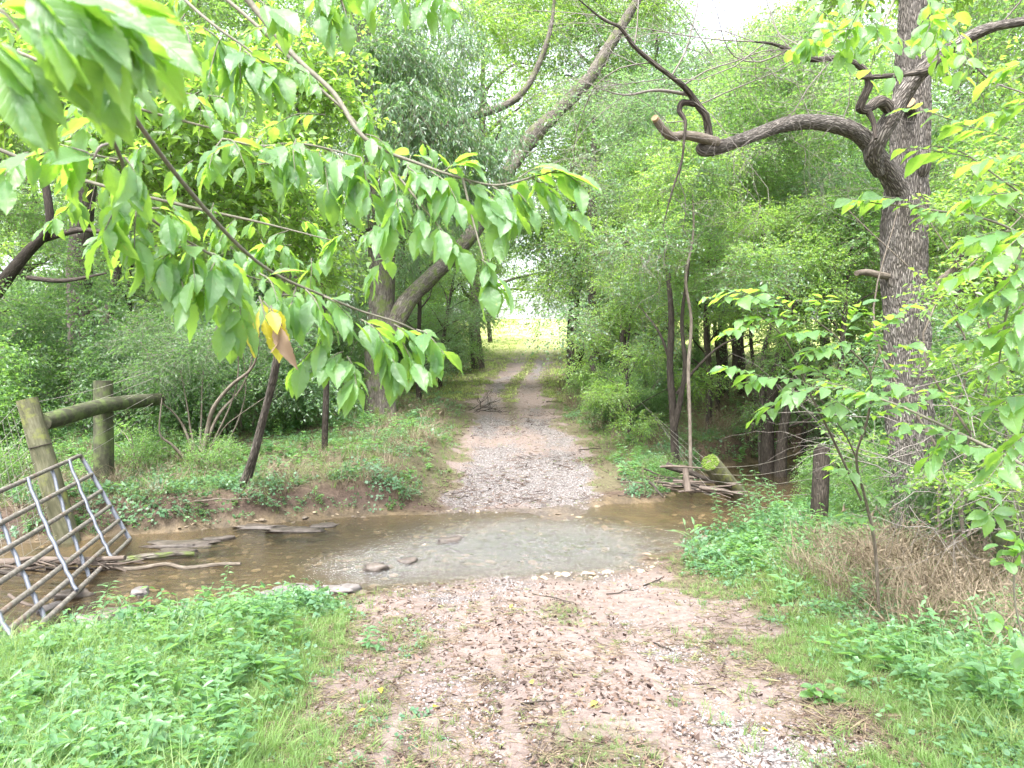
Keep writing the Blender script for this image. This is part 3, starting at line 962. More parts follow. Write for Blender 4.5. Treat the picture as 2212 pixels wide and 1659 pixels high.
k = (s > 0.0) & (rr_ < 0.6) & (r.random(len(x)) < np.clip(n2(x, y, 1.4, 92, 3) * 3 - 1.2, 0, 1))
x, y = x[k], y[k]
cl = []
for i in range(3):
    me = stone_mesh(80 + i, 0.6); me.materials[0] = M_clod; cl.append(me)
scatter('dirt_crumbs', x, y, cl, 0.004 + 0.014 * r.random(len(x)) ** 2.5, 0.4, 0.0, r)

# twiggy litter caught on the far ramp and upper track
x, y, r = pts(9000, 10.8, 34, 1.0, 0.2, 1.4, 115)
road, grav, grs, bank, wet, s, side, rr_, rx = ground_masks(x, y)
k = (s > 0.05) & (r.random(len(x)) < np.clip(n2(x, y * .6, 1.0, 99, 3) * 3 - 1.1, 0.03, 1)) & (rr_ < .6)
x, y = x[k], y[k]
scatter('twig_litter', x, y, [straw_mesh(31 + i, 3, 0.16, 0.004, M_litter) for i in range(2)] + [litter_mesh(9, .07, .04), litter_mesh(8, .06, .03)], 0.6 + 0.8 * r.random(len(x)), 0.25, 0.006, r)

# grass and ground cover
iv0 = low_leaves(14, 0.10, 0.03, 0.03, M['ivy'], 318, 0.9)
tufts = [blades(16, 0.13, 0.05, 0.0055, 0.55, M['grass'], 200 + i) for i in range(3)] + [blades(12, 0.09, 0.05, 0.005, 0.8, M['grass_y'], 210)]
x, y, r = pts(90000, 2.2, 30, 1.45, 0.72, 1.3, 106)
road, grav, grs, bank, wet, s, side, rr_, rx = ground_masks(x, y)
pat = n2(x, y, 1.2, 93, 3)
dens = np.clip(grs * 1.15 - 0.2, 0, 1) * (0.25 + 0.95 * sstep(0.3, 0.6, pat)) * np.where(s < 0.3, 0.1, 1) * np.where((side > 0) & (x < -1.5), 0.5, 1) * (1 - 0.75 * bank)
k = (r.random(len(x)) < dens) & (s > 0.05)
x, y, rr_, = x[k], y[k], rr_[k]
scatter('short_grass', x, y, tufts, (0.55 + 0.6 * r.random(len(x))) * np.interp(rr_, [-0.5, 0.1, 0.8], [0.35, 0.55, 1.0]) * np.interp(y, [3, 10, 25], [0.9, 1.0, 1.7]), 0.15, 0, r)
tg = [blades(18, .30, .07, .0045, .8, M['grass'], 240), blades(16, .24, .07, .006, .9, M['grass_y'], 241), blades(14, .30, .06, .0045, .9, M['grass'], 242, 3)]
x, y, r = pts(15000, 2.2, 12, 1.4, 0.72, 1.3, 113)
road, grav, grs, bank, wet, s, side, rr_, rx = ground_masks(x, y)
k = (r.random(len(x)) < sstep(0.1, 1.1, rr_ + .6 * (n2(x, y, 1.5, 97, 3) - .5)) * (.08 + .8 * sstep(.42, .62, n2(x, y, 1.0, 98, 3)))) & (s > 0.1)
k = k & ~((x < -1.2) & (s < 0.7))
x, y = x[k], y[k]
scatter('tall_grass', x, y, tg, 0.4 + 0.55 * r.random(len(x)), 0.2, 0, r)
x, y, r = pts(9000, 2.4, 9, 1.4, 0.4, 1.0, 116)
road, grav, grs, bank, wet, s, side, rr_, rx = ground_masks(x, y)
k = (s > .1) & (r.random(len(x)) < np.clip(n2(x, y, 1.6, 116, 3) * 3.2 - 1.5, 0, 1) * np.exp(-((rr_ + .1) / .38) ** 2)) & (rr_ < .6)
x, y = x[k], y[k]
scatter('creeping_grass', x, y, tufts + [iv0], 0.3 + 0.45 * r.random(len(x)), 0.3, 0, r)
# far turf and the field, in larger bunches
M['field'] = leaf_mat('field_grass_blade', (0.26, 0.36, 0.1), (0.42, 0.48, 0.17), (0.5, 0.62, 0.15), 0.5, 0.35, rnd=True)
ft = [blades(16, 0.20, 0.22, 0.02, 0.6, M['field'], 220 + i) for i in range(2)] + [blades(16, 0.22, 0.22, 0.02, 0.6, M['grass_y'], 225)]
x, y, r = pts(26000, 24, 95, 1.3, 0.5, 2, 107)
road, grav, grs, bank, wet, s, side, rr_, rx = ground_masks(x, y)
k = (r.random(len(x)) < np.clip(grs * 1.2 - 0.25, 0, 1)) & (np.abs(x - np.interp(y, RC_Y, RC_X)) < 22)
x, y = x[k], y[k]
scatter('field_grass', x, y, ft, (0.5 + 0.5 * r.random(len(x))) * np.interp(y, [24, 90], [0.7, 1.3]), 0.1, 0, r)
# broad-leaved weeds
weeds = [weed_mesh(3, 0.2, 4, 0.085, 0.55, M['weed'], 305, 0.07), weed_mesh(2, 0.16, 3, 0.07, 0.75, M['weed'], 306, 0.06), weed_mesh(3, 0.17, 4, 0.055, 0.42, M['weed'], 300, 0.05), weed_mesh(4, 0.13, 3, 0.045, 0.5, M['weed'], 301, 0.06), weed_mesh(2, 0.24, 5, 0.075, 0.38, M['weed'], 302, 0.04), weed_mesh(3, 0.15, 4, 0.035, 0.7, M['ivy'], 303, 0.06)]
x, y, r = pts(30000, 2.2, 24, 1.25, 0.72, 1.3, 108)
road, grav, grs, bank, wet, s, side, rr_, rx = ground_masks(x, y)
pat = n2(x, y, 0.9, 94, 3)
dens = sstep(0.15, 0.9, rr_) * (0.05 + 0.75 * sstep(0.48, 0.64, pat)) * np.where(s < 0.0, 0.1, 1)
dens = dens * np.where((y < 7) & (x < 0), 0.42, np.where(y < 7, .5, 1))
k = (r.random(len(x)) < dens) & (s > 0.05) & ~((x < -2.2) & (side < 0) & (s < 0.3))
x, y = x[k], y[k]
scatter('weeds', x, y, weeds, (0.6 + 0.6 * r.random(len(x))) * np.interp(y, [3, 10, 22], [0.9, 1.1, 1.7]), 0.15, 0, r)
# ground ivy carpet
iv = [low_leaves(22, 0.12, 0.05, 0.035, M['ivy'], 310 + i, 0.95) for i in range(3)] + [low_leaves(16, 0.12, 0.07, 0.045, M['weed'], 315, 0.6)]
x, y, r = pts(34000, 2.2, 26, 1.15, 0.72, 1.3, 109)
road, grav, grs, bank, wet, s, side, rr_, rx = ground_masks(x, y)
pat = n2(x, y, 0.8, 95, 3)
dens = sstep(0.1, 0.8, rr_) * (0.1 + 0.9 * sstep(0.4, 0.6, pat)) * np.where(s < 0.1, 0.2, 1)
k = (r.random(len(x)) < dens) & (s > 0.02)
x, y = x[k], y[k]
scatter('ground_ivy', x, y, iv, (0.6 + 0.6 * r.random(len(x))) * np.interp(y, [3, 10, 24], [0.8, 1.1, 1.8]), 0.12, 0, r)
# trailing cover on the creek banks
x, y, r = pts(26000, 5, 22, 1.0, 0.8, 2, 111)
s, side = creek_s(x, y); rr_, rx = road_m(x, y)
k = (s > 0.08) & (s < 1.0) & (rr_ > 0.35) & (r.random(len(x)) < np.clip(n2(x, y, 1.8, 96, 3) * 3.2 - 0.85, 0.12, 1) * np.where(side > 0, 1, .6))
x, y = x[k], y[k]
scatter('bank_ivy', x, y, iv + [weeds[5]], (0.6 + 0.7 * r.random(len(x))) * 1.25, 0.55, 0.01, r)
x, y, r = pts(9000, 8, 20, 1.0, 0.8, 2, 112)
s, side = creek_s(x, y); rr_, rx = road_m(x, y)
k = (s > 0.12) & (s < 0.75) & (rr_ > 0.3) & (side > 0) & (r.random(len(x)) < 0.5)
x, y = x[k], y[k]
scatter('bank_grass', x, y, [blades(14, .28, .06, .004, 1.9, M['dry'], 330), blades(16, .2, .06, .005, 1.7, M['grass'], 331), straw_mesh(21, 5, .3, .003, M['driftwood'])], 0.7 + 0.6 * r.random(len(x)), 0.5, 0.0, r)
# dry tan grass standing in drifts
dry = [blades(22, 0.42, 0.10, 0.006, 0.75, M['dry'], 320 + i, 3, i == 2) for i in range(3)]
x, y, r = pts(26000, 3.5, 34, 1.1, 0.74, 1.5, 110)
road, grav, grs, bank, wet, s, side, rr_, rx = ground_masks(x, y)
spots = 0
for (cx, cy_, rx_s, ry_s, w) in ((3.75, 6.9, 0.85, 0.9, .8), (3.3, 6.0, 0.5, 0.5, .8), (3.2, 5.2, 0.5, 0.6, .35), (4.2, 4.6, .6, .6, .4), (-2.6, 11.2, 2.2, 0.7, .30), (-1.6, 14.5, 1.6, 3, .25), (-6.5, 11.0, 2.0, 1.5, .4), (7.5, 22, 7, 5.5, .9), (4.6, 17.6, 1.6, 1.4, .7), (5.6, 19, 2.2, 1.6, .8), (3.6, 22, 2, 3, .4), (-2.0, 19.5, 1.0, 1.2, .6)):
    spots = np.maximum(spots, w * np.exp(-(((x - cx) / rx_s) ** 2 + ((y - cy_) / ry_s) ** 2)))
k = (r.random(len(x)) < spots) & (s > 0.15) & (rr_ > 0.5)
x, y = x[k], y[k]
scatter('dry_grass', x, y, dry, (0.7 + 0.5 * r.random(len(x))) * np.interp(y, [4, 12, 26], [0.95, 1.0, 1.6]), 0.2, 0, r)


# ================================================================== trees
def gp(u, d, dz=0.0):
    """ground point below column u of the photograph at distance d"""
    x = (u * K - 512.0) / FPX * d
    return np.array([x, d, float(ground_z(np.array([x]), np.array([d]))[0]) + dz])


def limb_path(a, b, r, sag=0.0, wob=0.08, n=5):
    a = np.asarray(a, float); b = np.asarray(b, float)
    L = np.linalg.norm(b - a)
    t = np.linspace(0, 1, n)[:, None]
    p = a + (b - a) * t + np.array([0, 0, 1.0]) * (np.sin(t * math.pi) * sag * L)
    p[1:-1] += r.normal(size=(n - 2, 3)) * wob * L / n
    return p


def bare_twigs(g, p0, d0, L, r0, depth, r, mat=0, gravity=0.0, wander=0.3, kids=5, spread=0.9):
    """crooked leafless branchwork"""
    n = 6
    p = [np.asarray(p0, float)]; d = unit(d0)
    for i in range(n):
        d = unit(d + r.normal(size=3) * wander + np.array([0, 0, gravity]))
        p.append(p[-1] + d * L / n)
    p = np.array(p)
    rad = np.linspace(r0, r0 * 0.35, n + 1)
    tube(g, p, rad, 5 if r0 > 0.008 else 4 if r0 > 0.004 else 3, 2 if r0 > 0.006 else 1, mat, cap=False)
    if depth <= 0: return
    for k in range(kids):
        t = r.uniform(0.15, 0.98); i = min(int(t * n), n - 1)
        q = p[i] + (p[i + 1] - p[i]) * (t * n - i)
        dd = unit(unit(p[i + 1] - p[i]) * 0.7 + r.normal(size=3) * spread)
        bare_twigs(g, q, dd, L * r.uniform(0.35, 0.7), max(rad[i] * 0.55, 0.0018), depth - 1, r, mat, gravity, wander, kids, spread)


# ---- crown and trunk sources in their own coordinates (base at the origin)
def understory_source(seed, h=6.5, rad=2.3, nsp=2050, leaf='leaf_mid', ll=0.072, low=1.2, lw=0.58, droop=0.3, per=9):
    r = np.random.default_rng(seed)
    gt = Geo()
    lean = r.normal(size=2) * 0.5
    tp = np.array([(0, 0, -0.2), (lean[0] * .12 + r.normal() * .05, lean[1] * .12, h * .22), (lean[0] * .4 + r.normal() * .1, lean[1] * .4 + r.normal() * .1, h * .5), (lean[0] * .8, lean[1] * .8, h * .78), (lean[0], lean[1], h * .97)])
    r0 = 0.012 * h
    tube(gt, tp, [r0 * 1.25, r0, r0 * .75, r0 * .45, r0 * .15], 9, 4, 0, rough=0.12, seed=seed)
    cl = []
    for k in range(13):
        z = low + (h - low) * ((k + 0.5) / 13) ** 0.9
        t = z / h; a = k * 2.4 + r.normal() * 0.4
        rr = rad * (0.45 + 0.6 * r.random()) * math.sin(min(math.pi, (0.25 + 0.72 * (z - low) / (h - low)) * math.pi)) ** 0.6
        c = np.array([lean[0] * t + math.cos(a) * rr, lean[1] * t + math.sin(a) * rr, z + r.normal() * 0.2])
        cl.append((c[0], c[1], c[2], rad * (0.26 + 0.22 * r.random()), rad * (0.14 + 0.14 * r.random()), 1.0))
        z0 = max(0.25 * h * 0.6, z - rr * 0.55); i = np.interp(z0, tp[:, 2], range(5)); i0 = min(int(i), 3)
        q = tp[i0] + (tp[i0 + 1] - tp[i0]) * (i - i0)
        tube(gt, limb_path(q, c, r, 0.08), [r0 * .42, r0 * .3, r0 * .2, r0 * .14, r0 * .06], 6, 3, 0, cap=False)
    cl.append((lean[0], lean[1], h * .95, rad * .4, rad * .3, 1.0))
    gc = Geo()
    sprays(gc, cl, nsp, 0.55, per, ll, lw, droop, seed + 5, hang=0.2)
    return gt.mesh('trunk', [M['bark_dark']]), gc.mesh('crown', [M[leaf], M['twig']])


def tall_source(seed, h=15, rad=4.2, nsp=3700, leaf='leaf_mid', ll=0.115, low=3.0, lw=0.58, bark='bark'):
    r = np.random.default_rng(seed)
    gt = Geo()
    lean = r.normal(size=2) * 0.7
    tp = np.array([(0, 0, -0.3), (r.normal() * .1, r.normal() * .1, h * .15), (lean[0] * .4, lean[1] * .4, h * .45), (lean[0] * .8, lean[1] * .8, h * .75), (lean[0], lean[1], h * .97)])
    r0 = 0.015 * h
    tube(gt, tp, [r0 * 1.3, r0, r0 * .75, r0 * .42, r0 * .1], 10, 4, 0, rough=0.1, seed=seed)
    cl = []
    for k in range(24):
        z = low + (h - low) * ((k + 0.5) / 24) ** 0.95
        t = z / h; a = k * 2.4 + r.normal() * 0.4
        rr = rad * (0.4 + 0.65 * r.random()) * math.sin(min(math.pi, (0.28 + 0.68 * (z - low) / (h - low)) * math.pi)) ** 0.6
        c = np.array([lean[0] * t + math.cos(a) * rr, lean[1] * t + math.sin(a) * rr, z])
        cl.append((c[0], c[1], c[2], rad * (0.24 + 0.2 * r.random()), rad * (0.13 + 0.12 * r.random()), 1.0))
        z0 = max(h * .18, z - rr * 0.6); i = np.interp(z0, tp[:, 2], range(5)); i0 = min(int(i), 3)
        q = tp[i0] + (tp[i0 + 1] - tp[i0]) * (i - i0)
        tube(gt, limb_path(q, c, r, 0.06, 0.2), [r0 * .4, r0 * .28, r0 * .2, r0 * .13, r0 * .05], 6, 3, 0, cap=False)
    cl.append((lean[0], lean[1], h * .96, rad * .4, rad * .3, 1.0))
    gc = Geo()
    sprays(gc, cl, nsp, 0.85, 9, ll, lw, 0.3, seed + 5, tw=0.004)
    return gt.mesh('trunk', [M[bark]]), gc.mesh('crown', [M[leaf], M['twig']])


def shrub_source(seed, h=2.4, rad=1.5, nsp=2400, leaf='leaf_dark', ll=0.062, lw=0.62, nst=9, low=0.35):
    r = np.random.default_rng(seed)
    gt = Geo(); cl = []
    for k in range(nst):
        a = k * 2.4 + r.normal() * .3; rr = rad * (0.35 + 0.6 * r.random()); z = h * (0.45 + 0.5 * r.random())
        e = np.array([math.cos(a) * rr, math.sin(a) * rr, z])
        b = np.array([math.cos(a) * .12, math.sin(a) * .12, -0.1])
        m = b + (e - b) * 0.45 + np.array([0, 0, z * 0.3])
        tube(gt, [b, m, e, e + (e - m) * 0.5 - np.array([0, 0, .25])], [0.022, 0.015, 0.008, 0.003], 5, 4, 0, cap=False)
        cl.append((e[0], e[1], e[2], rad * .38, h * .2, 1)); cl.append((m[0] * 1.4, m[1] * 1.4, m[2] * .8, rad * .35, h * .2, .7))
        cl.append((e[0] * 1.15, e[1] * 1.15, max(low, z * .5), rad * .35, h * .2, .8))
    gc = Geo()
    sprays(gc, cl, nsp, 0.38, 9, ll, lw, 0.35, seed + 5, tw=0.0012)
    return gt.mesh('stem', [M['twig']]), gc.mesh('crown', [M[leaf], M['twig']])


US = [understory_source(500, leaf='leaf_mid'), understory_source(501, h=7.5, rad=2.6, leaf='leaf_cool', ll=0.07), understory_source(502, h=5.5, rad=2.4, leaf='leaf_bright', ll=0.08, low=1.0), understory_source(503, h=7, rad=2.2, leaf='leaf_mid', low=1.6)]
TS = [tall_source(520), tall_source(521, leaf='leaf_bright', rad=4.6), tall_source(522, leaf='leaf_cool', h=17), tall_source(523, leaf='leaf_bright', h=14, low=2.0)]
SS = [shrub_source(540), shrub_source(541, leaf='leaf_mid', h=2.0), shrub_source(542, leaf='leaf_cool', h=2.8, rad=1.7), shrub_source(543, h=1.3, rad=1.0, nsp=800, leaf='leaf_mid', ll=0.05)]


def plant_tree(name, src, pos, rz, sc, label, cat, group=None, lower='trunk', trunk=True, crown_z=0.0):
    e = empty(name, pos, rz, sc)
    tag(e, label, cat, group)
    if trunk: link(lower, src[0], e)
    c = link('crown', src[1], e)
    c.location.z = crown_z
    return e


# ---- understory trees right of the track: their own trunks, crowns from the shared sources
def own_trunk_tree(name, uvd, radii, label, mat, crown=None, csc=1.0, cz=0.0, crot=0.0, group=None, cat='tree', side_limbs=(), sides=12, rough=0.12):
    pts_ = [P(*q) for q in uvd]
    base = pts_[0].copy()
    base[2] = float(ground_z(base[0:1], base[1:2])[0]) - 0.12
    pts_[0] = base
    e = empty(name, base)
    tag(e, label, cat, group)
    g = Geo(); tube(g, pts_, radii, sides, 6, 0, rough=rough, seed=int(base[0] * 100) % 97)
    g.obj('trunk', [mat], e, off=base)
    for sl in side_limbs:
        g = Geo(); tube(g, [P(*q) for q in sl[0]], sl[1], 8, 5, 0, rough=0.1, seed=5)
        g.obj('limb', [mat], e, off=base)
    if crown is not None:
        c = link('crown', crown, e)
        top = pts_[-1] - base
        c.location = (top[0], top[1], cz)
        c.rotation_euler = (0, 0, crot); c.scale = (csc,) * 3
    return e, base


own_trunk_tree('forest_tree', [(1236, 808, 27), (1232, 740, 27), (1238, 640, 27), (1240, 500, 27), (1236, 330, 27)], [.16, .14, .13, .11, .05],
               'slim grey tree at the right edge of the track where it meets the sunny field', M['bark'], US[0][1], 1.15, 1.6, 0.3)
own_trunk_tree('forest_tree', [(1249, 806, 27.6), (1253, 740, 27.6), (1243, 660, 27.6), (1262, 560, 27.6), (1290, 420, 27.6)], [.17, .15, .13, .11, .05],
               'darker trunk crossing close behind the slim grey tree at the track edge', M['bark_dark'], US[2][1], 1.1, 2.2, 1.3)
own_trunk_tree('forest_tree', [(1288, 812, 24), (1284, 730, 24), (1279, 600, 24), (1280, 420, 24), (1284, 240, 24)], [.19, .16, .15, .12, .05],
               'straight grey trunk next right of the crossing pair at the track edge', M['bark'], US[1][1], 1.25, 1.8, 2.1)
own_trunk_tree('forest_tree', [(1312, 805, 29), (1311, 700, 29), (1316, 600, 29), (1312, 400, 29)], [.17, .15, .13, .05],
               'thin dark trunk half hidden behind the straight grey trunk', M['bark_dark'], US[3][1], 1.1, 2.2, .4)
own_trunk_tree('forest_tree', [(1347, 850, 21), (1345, 780, 21), (1346, 690, 21), (1349, 520, 21)], [.12, .1, .09, .04],
               'short dark stem rising out of the round bush beside the track', M['bark_dark'], US[2][1], .95, 1.5, 2.4)
own_trunk_tree('forest_tree', [(1460, 962, 14.5), (1453, 880, 14.5), (1447, 790, 14.5), (1450, 690, 14.5), (1440, 560, 14.5), (1420, 430, 14.6)], [.085, .07, .065, .055, .045, .02],
               'dark twin-stemmed tree with spreading leafy branches behind the driftwood pile', M['bark_dark'], US[1][1], .78, 1.3, 1.1,
               side_limbs=[([(1456, 930, 14.4), (1470, 860, 14.3), (1480, 790, 14.2), (1473, 690, 14.2), (1490, 560, 14.1)], [.06, .055, .045, .035, .015]),
                           ([(1462, 850, 14.4), (1500, 800, 14.2), (1560, 745, 14), (1640, 716, 13.8)], [.035, .03, .02, .008]),
                           ([(1450, 790, 14.5), (1425, 720, 14.6), (1380, 660, 14.9)], [.035, .025, .008])])
own_trunk_tree('forest_tree', [(1494, 975, 13.2), (1490, 900, 13.2), (1487, 800, 13.2), (1493, 690, 13.3), (1481, 600, 13.4), (1498, 500, 13.6), (1494, 380, 13.8)], [.034, .032, .03, .028, .025, .02, .01],
               'pale pole-thin tree standing just left of the mossy leaning post', M['bark_pale'], US[2][1], .6, 3.2, .8)
for (u, vb, d, rr, lab, ci, rot) in (
        (1562, 868, 24, .15, 'thicker of two dark trunks standing in tan grass beyond the creek', 0, .5),
        (1601, 872, 24.5, .12, 'slimmer right-hand one of two dark trunks in tan grass beyond the creek', 3, 1.9),
        (1530, 858, 26, .10, 'thin trunk wrapped in leaves left of the two dark trunks in tan grass', 1, 2.9),
        (1505, 850, 30, .12, 'distant trunk seen left of the tan grass clearing', 2, .1)):
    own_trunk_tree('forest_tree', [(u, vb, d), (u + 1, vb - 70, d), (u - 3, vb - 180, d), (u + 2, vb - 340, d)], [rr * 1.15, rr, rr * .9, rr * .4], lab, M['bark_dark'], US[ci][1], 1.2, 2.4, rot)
own_trunk_tree('forest_tree', [(1663, 985, 15.6), (1658, 940, 15.6), (1666, 860, 15.5), (1682, 790, 15.4), (1696, 720, 15.3), (1700, 640, 15.3), (1660, 560, 15.3), (1640, 440, 15.3)], [.17, .13, .125, .115, .10, .085, .06, .03],
               'thick dark leaning tree rooted on the undercut red creek bank', M['bark_dark'], US[0][1], .95, 2.6, .9,
               side_limbs=[([(1694, 700, 15.3), (1730, 650, 15.1), (1790, 632, 15), (1806, 560, 15), (1812, 500, 15)], [.06, .05, .045, .035, .015])])
own_trunk_tree('forest_tree', [(1648, 980, 15.9), (1645, 930, 15.9), (1647, 860, 15.9), (1650, 760, 15.8), (1668, 700, 15.8), (1690, 590, 15.8)], [.08, .07, .065, .055, .045, .02],
               'slender pale stem growing close against the thick leaning tree', M['bark'], US[3][1], .7, 3.0, 2.9)
own_trunk_tree('forest_tree', [(1684, 996, 15.1), (1690, 950, 15.1), (1700, 890, 15.1), (1712, 840, 15.1), (1722, 760, 15.2)], [.13, .10, .085, .07, .04],
               'short dark trunk leaning right on the red bank with bare side twigs', M['bark_dark'], US[2][1], .6, 2.2, 1.5,
               side_limbs=[([(1694, 925, 15.1), (1760, 900, 14.9), (1835, 862, 14.7)], [.03, .02, .008])])
for (u, vb, d, rr, lab, ci, rot) in (
        (1530 + 252, 905, 19, .12, 'dark straight trunk between the leaning creek tree and the big oak', 1, 1.2),
        (1868, 890, 22, .16, 'brown trunk close to the left of the big oak, seen through leaves', 0, 2.2),
        (2075, 930, 15, .12, 'trunk hidden among branches just right of the big oak', 3, .2),
        (2150, 900, 19, .15, 'forest trunk near the right edge behind the dense twigs', 2, 1.0)):
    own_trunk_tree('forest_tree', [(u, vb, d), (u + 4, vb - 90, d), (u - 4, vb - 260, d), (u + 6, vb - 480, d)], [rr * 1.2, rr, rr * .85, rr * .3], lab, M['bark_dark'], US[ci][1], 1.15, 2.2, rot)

for (u, vb, d, rr, lab, ci, rot) in (
        (1412, 868, 23, .06, 'thin stem between the bush and the twin-stemmed tree', 1, .7),
        (1527, 905, 18, .05, 'thin stem right of the pale pole-thin tree', 0, 1.7),
        (1548, 880, 21, .06, 'thin grey stem left of the pair of dark trunks', 2, 2.7),
        (1625, 900, 18.5, .045, 'thin stem left of the slender pale stem on the bank', 3, .2),
        (1735, 900, 18, .06, 'thin dark stem right of the short leaning trunk', 1, 1.1),
        (1582, 850, 28, .09, 'far stem showing between the pair of dark trunks', 0, 2.3),
        (1440, 850, 28, .08, 'far stem left of the twin-stemmed tree', 2, 3.0)):
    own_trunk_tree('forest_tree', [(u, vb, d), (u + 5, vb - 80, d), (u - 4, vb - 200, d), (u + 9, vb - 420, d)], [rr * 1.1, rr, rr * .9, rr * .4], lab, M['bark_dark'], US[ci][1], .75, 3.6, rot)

# ---- left side: the two tall trees, the leaning sapling
own_trunk_tree('tall_tree', [(182, 940, 18), (177, 850, 18), (176, 740, 18), (172, 620, 18), (176, 500, 18), (190, 300, 18), (220, 60, 18), (240, -120, 18)], [.42, .34, .28, .27, .26, .23, .17, .1],
               'big straight rough-barked tree behind the leaning fence post on the left', M['bark'], TS[0][1], .8, 3.6, .4, sides=16)
own_trunk_tree('tall_tree', [(232, 850, 20), (236, 760, 20), (232, 690, 20), (248, 620, 20), (262, 480, 20), (255, 250, 20)], [.18, .15, .14, .12, .1, .05],
               'narrower crooked trunk just right of the big tree behind the fence', M['bark'], US[1][1], 1.2, 3.2, .4)
own_trunk_tree('tall_tree', [(622, 900, 18.5), (625, 830, 18.5), (620, 720, 18.5), (628, 520, 18.5), (622, 300, 18.5)], [.3, .27, .25, .2, .1],
               'dark brown trunk standing behind the leaning sapling', M['bark_dark'], US[3][1], 1.3, 3.4, 2.4)
own_trunk_tree('tall_tree', [(-60, 900, 14), (-40, 700, 14), (0, 620, 14), (60, 545, 13.8), (100, 500, 13.6), (105, 440, 13.5), (60, 200, 13.4)], [.2, .15, .12, .09, .08, .07, .04],
               'tree at the far left edge whose dark limb climbs in from the border', M['bark_dark'], US[0][1], 1.1, 4.6, 1.4,
               side_limbs=[([(85, 520, 13.8), (170, 497, 13.5), (230, 500, 13.3), (300, 478, 13)], [.06, .05, .035, .015]), ([(60, 600, 13.6), (140, 606, 13.4), (230, 590, 13.2)], [.045, .04, .015])])

# the centre-left tree with its second, leaning stem
e_main, b_main = own_trunk_tree('tall_tree', [(822, 905, 19), (820, 860, 19), (818, 780, 19), (822, 690, 19), (826, 600, 19), (822, 500, 19), (812, 380, 19), (800, 250, 19), (790, 110, 19), (780, -80, 19)],
                                [.42, .35, .33, .33, .31, .30, .26, .22, .17, .1],
                                'large grey forked tree left of the track with a long stem leaning over it', M['bark_moss'], None, sides=22,
                                side_limbs=[([(838, 730, 18.9), (858, 690, 18.9), (885, 645, 19.1), (930, 600, 19.5), (985, 548, 20), (1030, 490, 20.5), (1070, 420, 21), (1110, 350, 21.5), (1150, 295, 21.8), (1205, 240, 22), (1265, 180, 22), (1310, 110, 22), (1350, 45, 22), (1400, -40, 22)],
                                              [.27, .25, .23, .21, .20, .195, .19, .20, .25, .20, .18, .16, .14, .11]),
                                             ([(1165, 290, 21.8), (1150, 310, 21.7), (1120, 322, 21.6), (1090, 326, 21.5)], [.15, .13, .12, .10]),
                                             ([(812, 350, 19), (900, 300, 19.6), (1010, 255, 20.5), (1090, 228, 21), (1130, 198, 21), (1163, 140, 21), (1190, 60, 21), (1200, -30, 21)], [.14, .12, .11, .10, .09, .08, .06, .03]),
                                             ([(770, 190, 18.8), (768, 120, 18.8), (762, 60, 18.8), (735, -30, 18.6)], [.2, .19, .15, .1])])
g = Geo()
r = np.random.default_rng(611)
cl = []
for (u0, v0, d0, rr_v, wgt) in ((760, 130, 17, 75, 1), (850, 110, 17, 80, 1), (930, 160, 17.5, 75, 1.1), (1000, 90, 18, 60, .8), (880, 220, 16.5, 85, 1.2), (960, 270, 17, 80, 1.2), (1030, 330, 17.5, 65, 1.1),
                                (1040, 210, 18, 50, .7), (1090, 300, 18, 45, .7), (790, 300, 17.5, 70, .8), (900, 350, 17, 80, 1), (1070, 400, 18, 60, .9), (980, 420, 18, 60, .8), (700, 60, 18, 70, .8), (860, 20, 18, 80, .9),
                                (760, 430, 18, 60, .7), (700, 560, 17.5, 60, .8), (660, 260, 18, 70, .6), (960, 20, 19, 60, .6), (730, 640, 18, 50, .7), (880, 560, 21, 50, .7), (960, 480, 21, 50, .6)):
    c = P(u0, v0, d0); q = rr_v * K * d0 / FPX
    cl.append((c[0], c[1], c[2], q, q * 0.7, wgt))
sprays(g, cl, 3000, 0.6, 10, 0.115, 0.34, 0.75, 612, hang=0.9, flat=0.2, updir=-0.1)
g2 = Geo(); cl = []
for (u0, v0, d0, rr_v, wgt) in ((1120, 70, 23, 70, 1), (1210, 60, 24, 60, 1), (1050, 40, 22, 60, 1), (1290, 40, 24, 60, 1), (1390, 30, 24, 60, .8), (1040, 150, 22, 55, .8), (1180, 140, 24, 45, .6), (1330, 130, 24, 50, .8),
                                (1230, 330, 25, 60, .8), (1150, 400, 25, 60, 1), (1260, 240, 25, 45, .5), (1300, 420, 26, 60, .9), (1120, 480, 25, 60, 1), (1100, 0, 24, 80, 1), (1250, -30, 24, 90, 1), (1400, -30, 24, 80, .8), (1050, 560, 27, 50, .8), (1190, 520, 27, 50, .9)):
    c = P(u0, v0, d0); q = rr_v * K * d0 / FPX
    cl.append((c[0], c[1], c[2], q, q * 0.6, wgt))
sprays(g2, cl, 3400, 0.7, 10, 0.11, 0.42, 0.3, 613, hang=0.4, flat=0.5)
g2.obj('crown', [M['leaf_bright'], M['twig']], e_main, off=b_main)
g.obj('crown', [M['leaf_cool'], M['twig']], e_main, off=b_main)
gl = Geo()
for (a, b, w) in (((820, 400, 19), (1000, 345, 17.5), .05), ((815, 330, 19), (930, 290, 17), .04), ((808, 250, 19), (1010, 240, 17.5), .05), ((826, 500, 19), (720, 560, 18), .05), ((800, 200, 19), (690, 80, 18), .05), ((815, 420, 19), (960, 330, 17), .035)):
    tube(gl, limb_path(P(*a), P(*b), r, 0.08, 0.15), [w, w * .8, w * .6, w * .4, w * .15], 6, 4, 0, cap=False)
gl.obj('branchwork', [M['bark_dark']], e_main, off=b_main)['kind'] = 'stuff'

